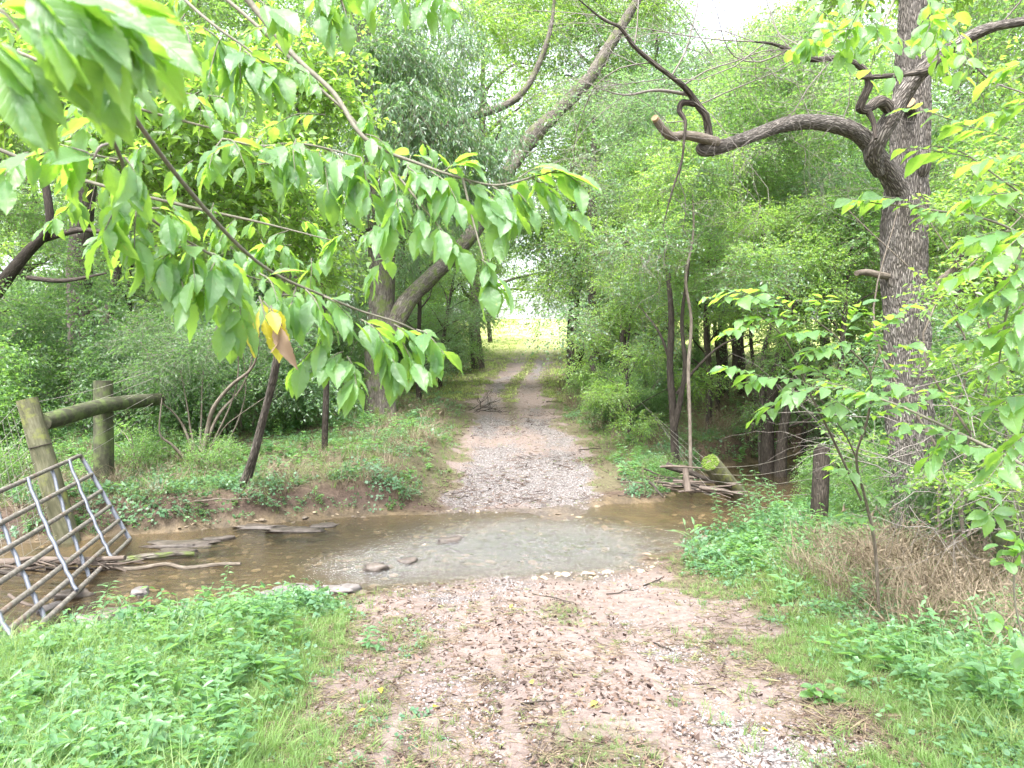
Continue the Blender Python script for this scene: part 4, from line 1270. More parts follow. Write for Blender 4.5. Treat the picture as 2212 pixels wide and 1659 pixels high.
# leaning sapling on the far bank and its wide crown over the left half
pa = [(512, 1085, 10.9), (530, 1040, 10.8), (548, 985, 10.6), (562, 930, 10.5), (580, 860, 10.3), (594, 800, 10.1), (600, 750, 10), (596, 640, 9.8), (560, 500, 9.4), (500, 380, 9), (440, 260, 8.6), (380, 120, 8.2)]
e_sap, b_sap = own_trunk_tree('sapling', pa, [.10, .072, .06, .056, .052, .05, .048, .044, .04, .034, .025, .012],
                              'leaning grey sapling with exposed roots on the far creek bank left of the track', M['bark'], None, sides=12)
g = Geo()
for rt in ([(520, 1078, 10.8), (470, 1076, 10.6), (420, 1082, 10.5)], [(515, 1085, 10.8), (500, 1100, 10.55), (470, 1112, 10.4)], [(520, 1090, 10.8), (540, 1100, 10.7), (570, 1094, 10.8)]):
    q = [P(*a) for a in rt]
    gr = Geo(); tube(gr, q, [.05, .035, .012], 6, 5, 0, rough=.15, seed=3)
    gr.obj('root', [M['bark']], e_sap, off=b_sap)
cl = []
for (u0, v0, d0, rr_v, wgt) in ((60, 230, 7, 90, 1), (180, 200, 7, 80, .9), (330, 170, 7.5, 80, 1), (430, 300, 7.5, 70, 1), (250, 330, 7, 70, .9), (360, 420, 7.5, 70, 1), (500, 440, 8, 70, 1),
                                (600, 520, 9, 60, 1), (620, 400, 8.5, 60, 1), (460, 190, 7, 60, 1), (560, 330, 8, 60, 1), (690, 470, 9, 60, .9), (400, 540, 8.5, 60, .7), (300, 60, 7, 70, .5), (80, 90, 7, 70, .8), (700, 590, 9.5, 50, .6)):
    c = P(u0, v0, d0); q = rr_v * K * d0 / FPX
    cl.append((c[0], c[1], c[2], q, q * 0.6, wgt))
sprays(g, cl, 1500, 0.42, 9, 0.095, 0.55, 0.3, 622, flat=0.65, hang=0.2, tw=0.003)
g.obj('crown', [M['leaf_bright'], M['twig']], e_sap, off=b_sap)
gl = Geo()
for q in cl[::1]:
    e = np.array(q[:3]); st = P(*pa[8 + (hash(round(q[0] * 10)) % 3)])
    tube(gl, limb_path(st, e, r, 0.05, 0.25), [.016, .013, .01, .007, .004], 5, 4, 0, cap=False)
gl.obj('branchwork', [M['bark_dark']], e_sap, off=b_sap)['kind'] = 'stuff'
# yellow-green tree hanging in behind it
by = gp(700, 13.5)
e_y = empty('slender_tree', by); tag(e_y, 'slender tree with yellow-green oval leaves left of the large forked tree', 'tree')
g = Geo(); tube(g, [by - [0, 0, .1], P(705, 760, 13.2), P(690, 560, 12.5), P(650, 330, 11.5), P(640, 120, 10.8)], [.06, .05, .045, .035, .015], 8, 5, 0, rough=.1)
g.obj('trunk', [M['bark_dark']], e_y, off=by)
cl = []
for (u0, v0, d0, rr_v, wgt) in ((620, 110, 10, 65, 1), (700, 200, 10, 60, 1.1), (580, 200, 10, 55, .9), (760, 250, 10.5, 45, .8), (660, 290, 10.5, 55, 1), (790, 350, 11, 40, .7), (520, 150, 10, 50, .7), (740, 120, 10, 45, .6)):
    c = P(u0, v0, d0); q = rr_v * K * d0 / FPX
    cl.append((c[0], c[1], c[2], q, q * 0.6, wgt))
g = Geo(); sprays(g, cl, 420, 0.4, 9, 0.095, 0.6, 0.25, 632, flat=0.7, hang=0.15)
g.obj('crown', [M['leaf_bright'], M['twig']], e_y, off=by)

# ---- shrubs
shr = [  # u, d, source, scale, label
    (-70, 14.5, 0, 1.0, 'dark green shrub at the far left behind the tilted post'),
    (-130, 12.5, 1, 1.0, 'leafy shrub cut by the left border of the view'),
    (345, 15, 2, .8, 'tall dark shrub above the fallen fence rail'),
    (400, 14.5, 0, 1.05, 'dense dark shrub between the fence rail and the many-stemmed bush'),
    (530, 16, 2, 1.0, 'dark shrub behind the leaning sapling'),
    (330, 17.5, 0, 1.3, 'shadowy shrub deep behind the fence rail'),
    (120, 22, 2, 1.3, 'shadowy shrub left of the big rough-barked tree'),
    (640, 17, 1, .8, 'low shrub at the foot of the dark brown trunk'),
    (300, 11.9, 3, .55, 'small bright bush in front of the upright fence post'),
    (730, 20, 0, .9, 'dark shrub left of the forked tree foot'),
    (20, 11.0, 3, .6, 'small leafy bush at the left border beside the wire'),
    (450, 11.8, 3, .45, 'small leafy bush near the foot of the many-stemmed bush'),
    (1290, 25, 1, .55, 'bush wrapped round the first trunks at the field edge'),
    (1345, 19.5, 1, .68, 'round bright bush beside the track on the right'),
    (1375, 18.5, 0, .6, 'smaller bush touching the round bright bush'),
    (1262, 29, 0, .42, 'low bush at the track edge by the field'),
    (1420, 23, 2, .9, 'shrub behind the round bright bush'),
    (1520, 29, 2, .6, 'shrub beyond the tan grass, left side'),
    (1700, 29, 0, .7, 'shrub beyond the tan grass, right side'),
    (1860, 18, 2, .7, 'shrub across the creek left of the big oak'),
    (1960, 14.5, 1, 1.0, 'shrub directly behind the big oak trunk'),
    (2100, 13, 2, 1.1, 'shrub behind the tangle right of the big oak'),
    (2230, 11, 0, 1.1, 'shrub at the right border behind the square post'),
    (1830, 11.2, 1, .4, 'light green bush between the dark post and the big oak'),
    (1890, 9.9, 3, .5, 'small bush at the left foot of the big oak'),
    (2075, 8.2, 1, .5, 'twiggy bush at the right foot of the big oak'),
    (2190, 7.6, 0, .62, 'dark bush behind the right-hand fence post'),
    (1440, 13.6, 3, .38, 'small bush on the bank beside the driftwood pile'),
    (-40, 22, 0, 1.6, 'large shadowy shrub at the far left, deep in the wood'),
    (230, 24, 2, 1.6, 'large shadowy shrub behind the big rough-barked tree'),
    (440, 24, 0, 1.7, 'large shadowy shrub deep behind the many-stemmed bush'),
    (600, 25, 2, 1.5, 'large shadowy shrub behind the dark brown trunk'),
    (740, 27, 0, 1.4, 'large shadowy shrub behind the forked tree'),
    (890, 29, 2, 1.2, 'dark shrub under the left verge trees'),
    (930, 34, 0, 1.2, 'dark shrub at the bend of the left verge'),
    (925, 41, 0, 1.1, 'last dark shrub on the left before the field'),
    (1330, 38, 2, 1.2, 'shrub where the right-hand wood meets the field'),
]
for i, (u, d, si, sc, lab) in enumerate(shr):
    plant_tree('shrub', SS[si], gp(u, d, -0.03), i * 1.7, sc, lab, 'shrub', 'shrubs under the trees', lower='stem')

# many-stemmed honeysuckle bush with visible crooked stems
bh = gp(440, 12.4)
e_h = empty('bush', bh); tag(e_h, 'open bush of many bare crooked stems beside the leaning sapling', 'bush')
for q, w in (([(438, 985, 12.4), (448, 930, 12.4), (462, 880, 12.3), (500, 832, 12.2), (540, 800, 12.1), (556, 762, 12), (560, 700, 11.9)], .045), ([(436, 985, 12.4), (470, 900, 12.6), (520, 840, 12.7), (545, 770, 12.7), (540, 700, 12.7)], .03),
             ([(420, 990, 12.3), (400, 930, 12.3), (378, 895, 12.2), (350, 870, 12)], .028), ([(425, 990, 12.4), (412, 930, 12.5), (405, 880, 12.5), (390, 800, 12.4)], .022), ([(395, 985, 12), (370, 960, 11.9), (345, 935, 11.8), (350, 860, 11.8)], .028),
             ([(445, 990, 12.4), (480, 930, 12.2), (512, 900, 12), (600, 840, 11.8)], .012), ([(450, 990, 12.6), (500, 940, 12.8), (530, 850, 12.9), (525, 760, 12.9)], .02), ([(430, 990, 12.5), (435, 900, 12.9), (440, 800, 13), (470, 700, 13)], .018),
             ([(442, 992, 12.5), (500, 870, 12.3), (515, 790, 12.2), (505, 700, 12.1)], .018)):
    gq = Geo(); tube(gq, [P(*a) for a in q], np.linspace(w, w * .3, len(q)), 7, 5, 0, rough=.12, seed=4)
    gq.obj('stem', [M['bark_pale']], e_h, off=bh)
g = Geo(); cl = []
for (u0, v0, d0, rr_v, wgt) in ((420, 760, 12.6, 80, 1), (520, 720, 12.4, 70, 1), (340, 800, 12.4, 70, 1), (470, 830, 12.8, 50, .5), (600, 800, 12.4, 40, .4), (300, 740, 12.8, 70, 1), (590, 720, 12.4, 50, .6), (350, 690, 13, 60, 1)):
    c = P(u0, v0, d0); q = rr_v * K * d0 / FPX; cl.append((c[0], c[1], c[2], q, q * .7, wgt))
sprays(g, cl, 1000, 0.4, 9, 0.045, 0.5, 0.35, 642, tw=.002)
g.obj('crown', [M['leaf_dark'], M['twig_grey']], e_h, off=bh)

# ---- background trees: tall and understory copies with labels by where they stand
bgd = [  # u, d, kind, source, scale
    ('tall_tree', 60, 26, TS[1], 1.0, 'tall leafy tree far back at the left border'),
    ('tall_tree', 330, 28, TS[2], 1.0, 'tall leafy tree far back between the two left trunks'),
    ('tall_tree', 520, 25, TS[3], 1.0, 'tall tree standing behind the leaning sapling'),
    ('tall_tree', 700, 31, TS[0], 1.05, 'tall tree behind the large forked tree, left side'),
    ('tall_tree', 860, 33, TS[3], 1.0, 'dark leafy tree hanging over the left edge of the track'),
    ('tall_tree', 950, 47, TS[2], .9, 'far tree left of the track just before the field'),
    ('tall_tree', 960, 40, TS[3], .8, 'dense tree on the left verge halfway up the track'),
    ('tall_tree', 930, 66, TS[0], .8, 'distant tree at the left side of the sunny field'),
    ('tall_tree', 900, 55, TS[1], 1.1, 'distant tall tree behind the left verge trees'),
    ('tall_tree', 1330, 38, TS[1], .95, 'tall tree rising behind the first trunks on the right of the track'),
    ('tall_tree', 1430, 33, TS[2], .9, 'tall tree behind the round bright bush'),
    ('tall_tree', 1560, 37, TS[3], 1.0, 'tall tree behind the tan grass clearing'),
    ('tall_tree', 1700, 30, TS[1], .95, 'tall tree above the dark leaning creek tree'),
    ('tall_tree', 1840, 35, TS[0], .9, 'tall tree far behind the oak limb'),
    ('tall_tree', 1990, 27, TS[3], 1.0, 'tall tree straight behind the big oak'),
    ('tall_tree', 2130, 24, TS[1], 1.0, 'tall bright tree right of the big oak'),
    ('tall_tree', 2290, 20, TS[2], .9, 'tall tree at the right border'),
    ('tall_tree', 1480, 55, TS[0], .9, 'distant tree showing between the right-hand trunks'),
    ('tall_tree', 1680, 52, TS[2], .9, 'distant tree low behind the creek trees'),
    ('tall_tree', 1900, 50, TS[1], .9, 'distant tree left of the oak, deep in the wood'),
    ('tall_tree', 2100, 45, TS[0], 1.0, 'distant tree right of the oak, deep in the wood'),
    ('tall_tree', 180, 45, TS[0], 1.0, 'distant tree on the left seen through branches'),
    ('tall_tree', 420, 44, TS[1], 1.0, 'distant tree behind the many-stemmed bush'),
    ('tall_tree', 620, 48, TS[2], 1.0, 'distant tree behind the dark brown trunk'),
    ('understory_tree', 905, 23, US[1], .85, 'leafy young tree on the left verge behind the forked tree'),
    ('understory_tree', 950, 27.5, US[3], .85, 'dark leafy young tree with drooping branches over the left verge'),
    ('understory_tree', 935, 33, US[0], .8, 'young tree at the bend of the left verge'),
    ('understory_tree', 950, 40, US[1], .75, 'last young tree on the left before the sunny field'),
    ('understory_tree', 800, 25, US[3], .9, 'young tree right behind the large forked tree'),
    ('understory_tree', 560, 20, US[0], .9, 'young tree in shade left of the dark brown trunk'),
    ('understory_tree', 420, 19, US[3], .85, 'young tree in shade above the many-stemmed bush'),
    ('understory_tree', 280, 22, US[1], .9, 'young tree right of the big rough-barked tree'),
    ('understory_tree', 60, 25, US[0], .95, 'young tree left of the big rough-barked tree'),
    ('understory_tree', -60, 15, US[3], .9, 'young tree at the left border above the wire fence'),
    ('understory_tree', 1400, 26, US[0], 1.0, 'young tree deep behind the round bright bush'),
    ('understory_tree', 1360, 16.8, US[2], .62, 'small bright tree leaning toward the track on the right'),
    ('understory_tree', 1530, 19, US[0], .9, 'young leafy tree behind the mossy leaning post'),
    ('understory_tree', 1590, 31, US[1], 1.0, 'young tree behind the pair of dark trunks'),
    ('understory_tree', 1750, 22, US[2], 1.0, 'young bright tree right of the tan grass'),
    ('understory_tree', 1800, 14.5, US[3], .8, 'young tree across the creek left of the big oak'),
    ('understory_tree', 1930, 19, US[1], 1.0, 'young tree framed between oak trunk and its curved limb'),
    ('understory_tree', 2060, 17, US[2], 1.05, 'young bright tree at the right side of the oak trunk'),
    ('understory_tree', 2200, 13, US[0], .9, 'young tree at the right border behind the near leaves'),
    ('understory_tree', 1460, 21, US[3], .85, 'young tree behind the twin-stemmed tree'),
    ('tall_tree', 1035, 35, TS[1], 1.15, 'high-crowned tree whose top closes the canopy over the track from the left'),
    ('tall_tree', 1300, 37, TS[0], 1.15, 'high-crowned tree whose top closes the canopy over the track from the right'),
    ('tall_tree', 1060, 52, TS[3], .62, 'tree arching over the far end of the track from the left'),
    ('tall_tree', 1330, 46, TS[3], .8, 'tree arching over the far end of the track from the right'),
    ('tall_tree', 1320, 41, TS[1], .8, 'leafy tree behind the crossing pair at the track edge'),
    ('tall_tree', 1350, 70, TS[2], 1.0, 'far tree at the right side of the sunny field'),
    ('tall_tree', -120, 34, TS[3], 1.1, 'tall tree beyond the left border'),
    ('tall_tree', 250, 36, TS[3], 1.0, 'leafy tree behind the narrow crooked trunk'),
    ('tall_tree', 780, 42, TS[1], 1.0, 'tall tree far behind the forked tree'),
    ('understory_tree', 1345, 32, US[1], .9, 'young tree behind the trunks at the track edge'),
]
for i, (nm, u, d, src, sc, lab) in enumerate(bgd):
    plant_tree(nm, src, gp(u, d, -0.05), i * 2.31, sc, lab, 'tree', crown_z=(2.2 if 'high-crowned' in lab else 1.5 if 1400 < u < 1790 and d < 32 and nm[0] == 'u' else 0.0), group= 'background trees' if d > 24 else 'young trees of the wood')


# ================================================================== the big oak on the right
OD = 8.5
ob = gp(985 * 2.0 + 12, OD)   # base column 1982
e_oak = empty('oak_tree', ob)
tag(e_oak, 'big oak with deeply furrowed bark and a thick curved limb reaching left', 'tree')
g = Geo()
tp = [(1992, 1215, OD), (1988, 1150, OD), (1980, 1060, OD), (1968, 950, OD), (1962, 800, OD), (1955, 650, OD), (1952, 520, OD), (1957, 430, OD), (1964, 340, OD), (1968, 240, OD), (1972, 120, OD), (1978, -30, OD), (1985, -250, OD)]
tw = [150, 126, 104, 94, 94, 90, 92, 90, 78, 76, 70, 62, 45]
tpp = [P(*q) for q in tp]; tpp[0] = ob - [0, 0, .15]
tube(g, tpp, [RW(w, OD) for w in tw], 110, 26, 0, rough=0.05, seed=12, ridge=0.022)
g.obj('trunk', [M['oak_bark']], e_oak, off=ob)
# burl and cut stub on the trunk
for (u, v, d, rr, nm, mt) in ((1986, 360, 8.36, .10, 'burl', 'oak_bark'),):
    gq = Geo(); c = P(u, v, d)
    tube(gq, [c + [0, .1, -.14], c + [0, .0, -.08], c + [0, -.04, 0], c + [0, .0, .08], c + [0, .1, .13]], [.03, rr * .8, rr, rr * .75, .03], 24, 6, 0, rough=.15, seed=int(u), ridge=.01)
    gq.obj(nm, [M[mt]], e_oak, off=ob)
gq = Geo(); a = P(1968, 250, 8.4); b = P(1963, 222, 8.2)
tube(gq, [a + [0, .1, -.1], a, b], [.075, .07, .062], 20, 5, 0, rough=.08, seed=3, ridge=.006, cap=False)
gq.obj('cut_stub', [M['oak_bark']], e_oak, off=ob)
gq = Geo(); tube(gq, [b + (b - a) * .0, b + (b - a) * .05], [.063, .058], 20, 1, 0); gq.obj('cut_face', [M['cut_wood']], e_oak, off=ob)


def oak_limb(name, uvd, ws, mat='oak_bark', ridge=0.008, sides=28, seg=9):
    gq = Geo()
    tube(gq, [P(*q) for q in uvd], [RW(w, q[2]) for w, q in zip(ws, uvd)], sides, seg, 0, rough=.13, seed=len(uvd) + int(uvd[0][0]) % 50, ridge=ridge)
    return gq.obj(name, [M[mat]], e_oak, off=ob)


oak_limb('limb', [(1962, 440, 8.5), (1930, 388, 8.35), (1898, 340, 8.2), (1862, 296, 8.05), (1815, 273, 7.95), (1755, 264, 7.85), (1700, 268, 7.75), (1640, 288, 7.65), (1590, 306, 7.6), (1552, 318, 7.55), (1520, 322, 7.5), (1508, 312, 7.5)],
         [62, 44, 38, 36, 34, 32, 30, 28, 26, 30, 32, 16])
oak_limb('limb', [(1548, 308, 7.5), (1515, 298, 7.4), (1480, 292, 7.3), (1450, 294, 7.25), (1434, 282, 7.2), (1418, 260, 7.15)], [26, 22, 19, 19, 18, 17], 'bark_pale', .002, 16)
gq = Geo(); a = P(1418, 260, 7.15); b = P(1414, 254, 7.12); tube(gq, [a, b], [RW(16.5, 7.15), RW(15, 7.12)], 14, 1, 0); gq.obj('cut_face', [M['cut_wood']], e_oak, off=ob)
oak_limb('limb', [(1900, 375, 8.25), (1885, 335, 8.1), (1896, 300, 8.0), (1922, 255, 7.95), (1952, 205, 7.9), (1985, 160, 7.8), (2020, 128, 7.7), (2060, 100, 7.6), (2110, 72, 7.5), (2160, 55, 7.4), (2260, 40, 7.3)], [24, 40, 40, 38, 36, 33, 30, 26, 24, 20, 16])
oak_limb('limb', [(2030, 125, 7.65), (2000, 150, 7.6), (1960, 160, 7.5), (1900, 165, 7.5), (1850, 168, 7.5)], [20, 15, 12, 10, 8], 'bark', .003, 14)
oak_limb('limb', [(1925, 238, 7.95), (1900, 218, 7.8), (1872, 236, 7.7), (1858, 232, 7.65), (1868, 205, 7.6), (1878, 178, 7.55), (1865, 150, 7.5), (1835, 132, 7.45), (1800, 126, 7.4), (1755, 128, 7.3), (1715, 112, 7.2), (1670, 95, 7.1), (1630, 90, 7.0)],
         [26, 24, 20, 20, 19, 18, 15, 14, 13, 12, 10, 7, 3], 'bark', .003, 14)
oak_limb('limb', [(1872, 236, 7.7), (1886, 262, 7.65), (1892, 300, 7.6)], [16, 12, 9], 'bark_dark', .002, 10)
oak_limb('limb', [(1532, 312, 7.5), (1530, 280, 7.45), (1524, 250, 7.4), (1508, 228, 7.35), (1492, 205, 7.3), (1475, 185, 7.2), (1450, 165, 7.1), (1410, 135, 7.0), (1370, 100, 6.9), (1340, 60, 6.8), (1300, 40, 6.7), (1240, -10, 6.6)],
         [20, 17, 15, 14, 13, 12, 11, 10, 9, 7, 5, 3], 'bark', .002, 12)
oak_limb('limb', [(1505, 225, 7.35), (1475, 222, 7.3), (1468, 240, 7.3), (1480, 262, 7.25), (1478, 300, 7.2), (1472, 350, 7.2), (1450, 420, 7.2), (1432, 490, 7.2)], [14, 13, 11, 8, 6, 5, 4, 2], 'bark_dark', .001, 8)
oak_limb('limb', [(1490, 205, 7.3), (1420, 195, 7.2), (1350, 205, 7.1), (1290, 190, 7.0)], [8, 6, 4, 2], 'twig_grey', .0, 7)
oak_limb('limb', [(1935, 600, 8.5), (1900, 594, 8.35), (1872, 588, 8.3), (1850, 590, 8.2)], [15, 14, 14, 12], 'bark_pale', .001, 10)
oak_limb('limb', [(2010, 660, 8.5), (2030, 610, 8.4), (2060, 580, 8.3), (2080, 530, 8.1), (2100, 520, 8.0)], [20, 16, 15, 12, 8], 'bark_pale', .002, 12)
gl = Geo(); rb = np.random.default_rng(71)
starts = [((1630, 90, 7.0), (-1, 0, .15), 1.9, .007), ((1700, 110, 7.2), (-.8, 0, -.5), 1.5, .008), ((1755, 128, 7.3), (-.6, 0, .6), 1.4, .008), ((1800, 126, 7.4), (-.5, 0, -1), 1.4, .007), ((1860, 150, 7.5), (-.9, 0, .5), 1.5, .007),
          ((1340, 60, 6.8), (-1, 0, .2), 1.3, .006), ((1410, 135, 7), (-1, 0, -.1), 1.8, .007), ((1450, 165, 7.1), (.4, 0, 1), 1.7, .009), ((1475, 185, 7.2), (.9, .3, .8), 1.6, .008), ((1370, 100, 6.9), (.1, .2, 1), 1.3, .007),
          ((1508, 228, 7.35), (1, .2, .35), 1.5, .007), ((1472, 350, 7.2), (-.5, 0, -1), 1.0, .005), ((1480, 262, 7.25), (-1, 0, -.3), 1.2, .006), ((1290, 190, 7), (-1, 0, .1), .9, .004), ((1432, 490, 7.2), (.2, 0, -1), .8, .003),
          ((1630, 90, 7.0), (-.9, 0, .5), 1.8, .006), ((1590, 306, 7.6), (-.1, -.3, -1), 1.0, .004), ((1700, 268, 7.75), (.3, -.2, -1), 1.1, .004), ((1755, 264, 7.85), (-.5, 0, 1), 1.2, .005), ((1815, 273, 7.95), (-.3, 0, 1), 1.4, .006),
          ((2110, 72, 7.5), (.1, 0, -1), 1.1, .006), ((2060, 100, 7.6), (.8, -.1, -.5), 1.6, .012), ((2160, 55, 7.4), (.4, 0, 1), 1.4, .009), ((1895, 300, 8), (-.9, 0, .4), 1.3, .006), ((1650, 95, 7), (-.9, .2, -.4), 1.9, .006), ((1540, 120, 7), (-1, 0, .3), 1.5, .005), ((1350, 205, 7.1), (-.8, 0, -.6), 1.1, .004),
          ((1400, 150, 7), (-.8, 0, .8), 1.2, .005), ((1500, 220, 7.3), (.8, 0, -.3), 1.3, .005), ((1715, 112, 7.2), (-.6, .3, 1.), 1.3, .006)]
for (q, d, L, r0) in starts:
    bare_twigs(gl, P(*q), np.array(d, float), L, r0, 2, rb, 0, 0.0, 0.28, 6, 0.75)
o = gl.obj('branchwork', [M['twig_grey']], e_oak, off=ob); o['kind'] = 'stuff'
# its leafy crown mostly above the frame, thin at the sides
g = Geo(); cl = []
for (u0, v0, d0, rr_v, wgt) in ((1850, -40, 9, 90, 1), (2000, -60, 9, 100, 1), (2150, -60, 9, 90, 1), (1750, -110, 9, 80, .6), (2130, 100, 8.6, 50, .5), (2200, 160, 8.6, 60, .6), (1600, -80, 9, 60, .4), (1500, -120, 9, 60, .3)):
    c = P(u0, v0, d0); q = rr_v * K * d0 / FPX; cl.append((c[0], c[1], c[2], q, q * .6, wgt))
sprays(g, cl, 500, 0.3, 8, 0.08, 0.6, 0.2, 662, hang=.4)
g.obj('crown', [M['leaf_bright'], M['twig']], e_oak, off=ob)


# ================================================================== near leaves, each an object
def near_leaf_mesh(seed, mat, wide=0.52, droop=0.25, serr=0.05, nt_=17, ns=4, tipx=1.2, uneven=0.0, pk=0.85):
    r = np.random.default_rng(seed)
    t = np.linspace(0, 1, nt_)
    w = (t ** pk) * ((1 - t) ** tipx); w = w / w.max() * wide * 0.5
    w = w * (1 + serr * np.where(np.arange(nt_) % 2 == 0, 1, -1)); w[0] = 0.004; w[-1] = 0.001
    s = np.linspace(-1, 1, 2 * ns + 1)
    T, S = np.meshgrid(t, s, indexing='ij')
    Wd = w[:, None] * np.ones_like(S)
    Wd = np.where(S > 0, Wd * (1 + uneven), Wd)
    X = T + 0.03 * np.abs(S) * Wd
    Y = S * Wd
    a, b = r.uniform(.10, .32, 2)
    Z = np.abs(Y) * (0.05 + a) - droop * T ** 2 * (0.6 + b * 2) + 0.012 * np.sin(T * 26 + np.abs(S) * 2.5) * np.abs(S) + 0.02 * np.sin(T * 7 + seed) * S
    Z += r.uniform(-.12, .12) * S * T * wide
    v = np.stack([X, Y, Z], -1).reshape(-1, 3)
    m = 2 * ns + 1
    i, j = np.meshgrid(np.arange(nt_ - 1), np.arange(m - 1), indexing='ij')
    f = np.stack([i * m + j, (i + 1) * m + j, (i + 1) * m + j + 1, i * m + j + 1], -1).reshape(-1, 4)
    tcs = np.stack([Y / (wide * 0.5), T, np.zeros_like(T)], -1).reshape(-1, 3)
    g = Geo(); g.add(v, f, 0, tcs, r.random())
    # stalk
    g.add(np.array([(-.14, -.008, .03), (-.14, .008, .03), (.0, .006, 0), (.0, -.006, 0)]), np.array([(0, 1, 2, 3)]), 0, np.zeros((4, 3)), 0.9)
    return g.mesh('leaf', [mat])


NL = [near_leaf_mesh(i, M['leaf_near'], 0.41 + 0.03 * (i % 4), 0.12 + 0.07 * (i % 4), uneven=0.15 * (i % 2)) for i in range(8)]
NY = [near_leaf_mesh(20 + i, M['leaf_yellow'], 0.55, 0.3) for i in range(2)]
ND = [near_leaf_mesh(30 + i, M['leaf_dead'], 0.35, 0.7) for i in range(2)]
NR = [near_leaf_mesh(40 + i, M['leaf_near'], 0.66, 0.18, 0.0, 11, 3, 0.6, pk=.55) for i in range(4)]       # rounder, smooth-edged
NW = [near_leaf_mesh(50 + i, M['weed'], 0.42, 0.25, 0.0, 9, 2) for i in range(3)]
NG = [near_leaf_mesh(60 + i, M['weed'], 0.17, 0.45, 0.0, 9, 2) for i in range(3)]
from mathutils import Matrix


def put_leaf(parent, base, meshes, pos, axis, nrm, L, r, nm='leaf'):
    ax = unit(axis); sd = np.cross(nrm, ax); sd = sd / max(np.linalg.norm(sd), 1e-6); n = np.cross(ax, sd)
    me = meshes[int(r.integers(len(meshes)))]
    o = bpy.data.objects.new(nm, me)
    wsc = 0.85 + 0.3 * r.random()
    p = pos + ax * 0.14 * L - base
    o.matrix_basis = Matrix(((ax[0] * L, sd[0] * L * wsc, n[0] * L, p[0]), (ax[1] * L, sd[1] * L * wsc, n[1] * L, p[1]), (ax[2] * L, sd[2] * L * wsc, n[2] * L, p[2]), (0, 0, 0, 1)))
    COL.objects.link(o); o.parent = parent
    return o


def leafy_twig(parent, base, a, b, n, L, r, meshes=NL, mode='hang', rad=0.0022, mat='twig_near', axb=(0.35, 0.5, 0.8), face=0.55):
    """a twig from a to b (view column, row, distance) with its leaves"""
    A, B = P(*a), P(*b)
    ln = np.linalg.norm(B - A)
    m = (A + B) / 2 + np.array([0, 0, 0.12 * ln if mode == 'hang' else 0.05 * ln]) + r.normal(size=3) * 0.03 * ln
    g = Geo(); p, _ = tube(g, [A, m, B], [rad, rad * .8, rad * .4], 5, 6, 0, cap=False)
    g.obj('twig', [M[mat]], parent, off=base)
    if meshes is NL: n = int(n * 1.7)
    for k in range(n):
        t = (k + 0.8) / n
        f = t * (len(p) - 1); i = min(int(f), len(p) - 2)
        q = p[i] + (p[i + 1] - p[i]) * (f - i); d = unit(p[i + 1] - p[i])
        s = 1 if k % 2 else -1
        hs = unit(np.cross(d, [0, 0, 1.0]) + 1e-6)
        if mode == 'hang':
            ax = d * axb[0] + hs * s * axb[1] * r.uniform(.4, 1.1) + np.array([0, 0, -1.0]) * axb[2] * r.uniform(.5, 1.2) + r.normal(size=3) * 0.18
            if r.random() < .55:
                ax = ax + np.array([0, .1, .45]) + d * .3
                nm_ = np.array([0, face * r.uniform(-.8, .5), 1.0]) + hs * s * 0.2 + r.normal(size=3) * 0.25
            else:
                nm_ = np.array([0, -face * r.uniform(-.1, 1.3), 0.75]) + hs * s * 0.35 + r.normal(size=3) * 0.3
        else:
            ax = d * 0.55 + hs * s * 0.85 + np.array([0, 0, -0.18]) + r.normal(size=3) * 0.15
            nm_ = np.array([0, -0.25, 1.0]) + r.normal(size=3) * 0.28
        sz = L * r.uniform(.5, 1.22) * (0.8 + 0.3 * math.sin(t * 3))
        put_leaf(parent, base, meshes, q, ax, nm_, sz, r)


def bough(name, label, uvd, ws, mat='twig_near', cat='branch'):
    p = [P(*q) for q in uvd]
    base = p[0]
    e = empty(name, base); tag(e, label, cat)
    g = Geo(); tube(g, p, [RW(w, q[2]) for w, q in zip(ws, uvd)], 10, 8, 0, rough=.08, seed=2)
    g.obj('limb', [M[mat]], e, off=base)
    return e, base


r = np.random.default_rng(900)
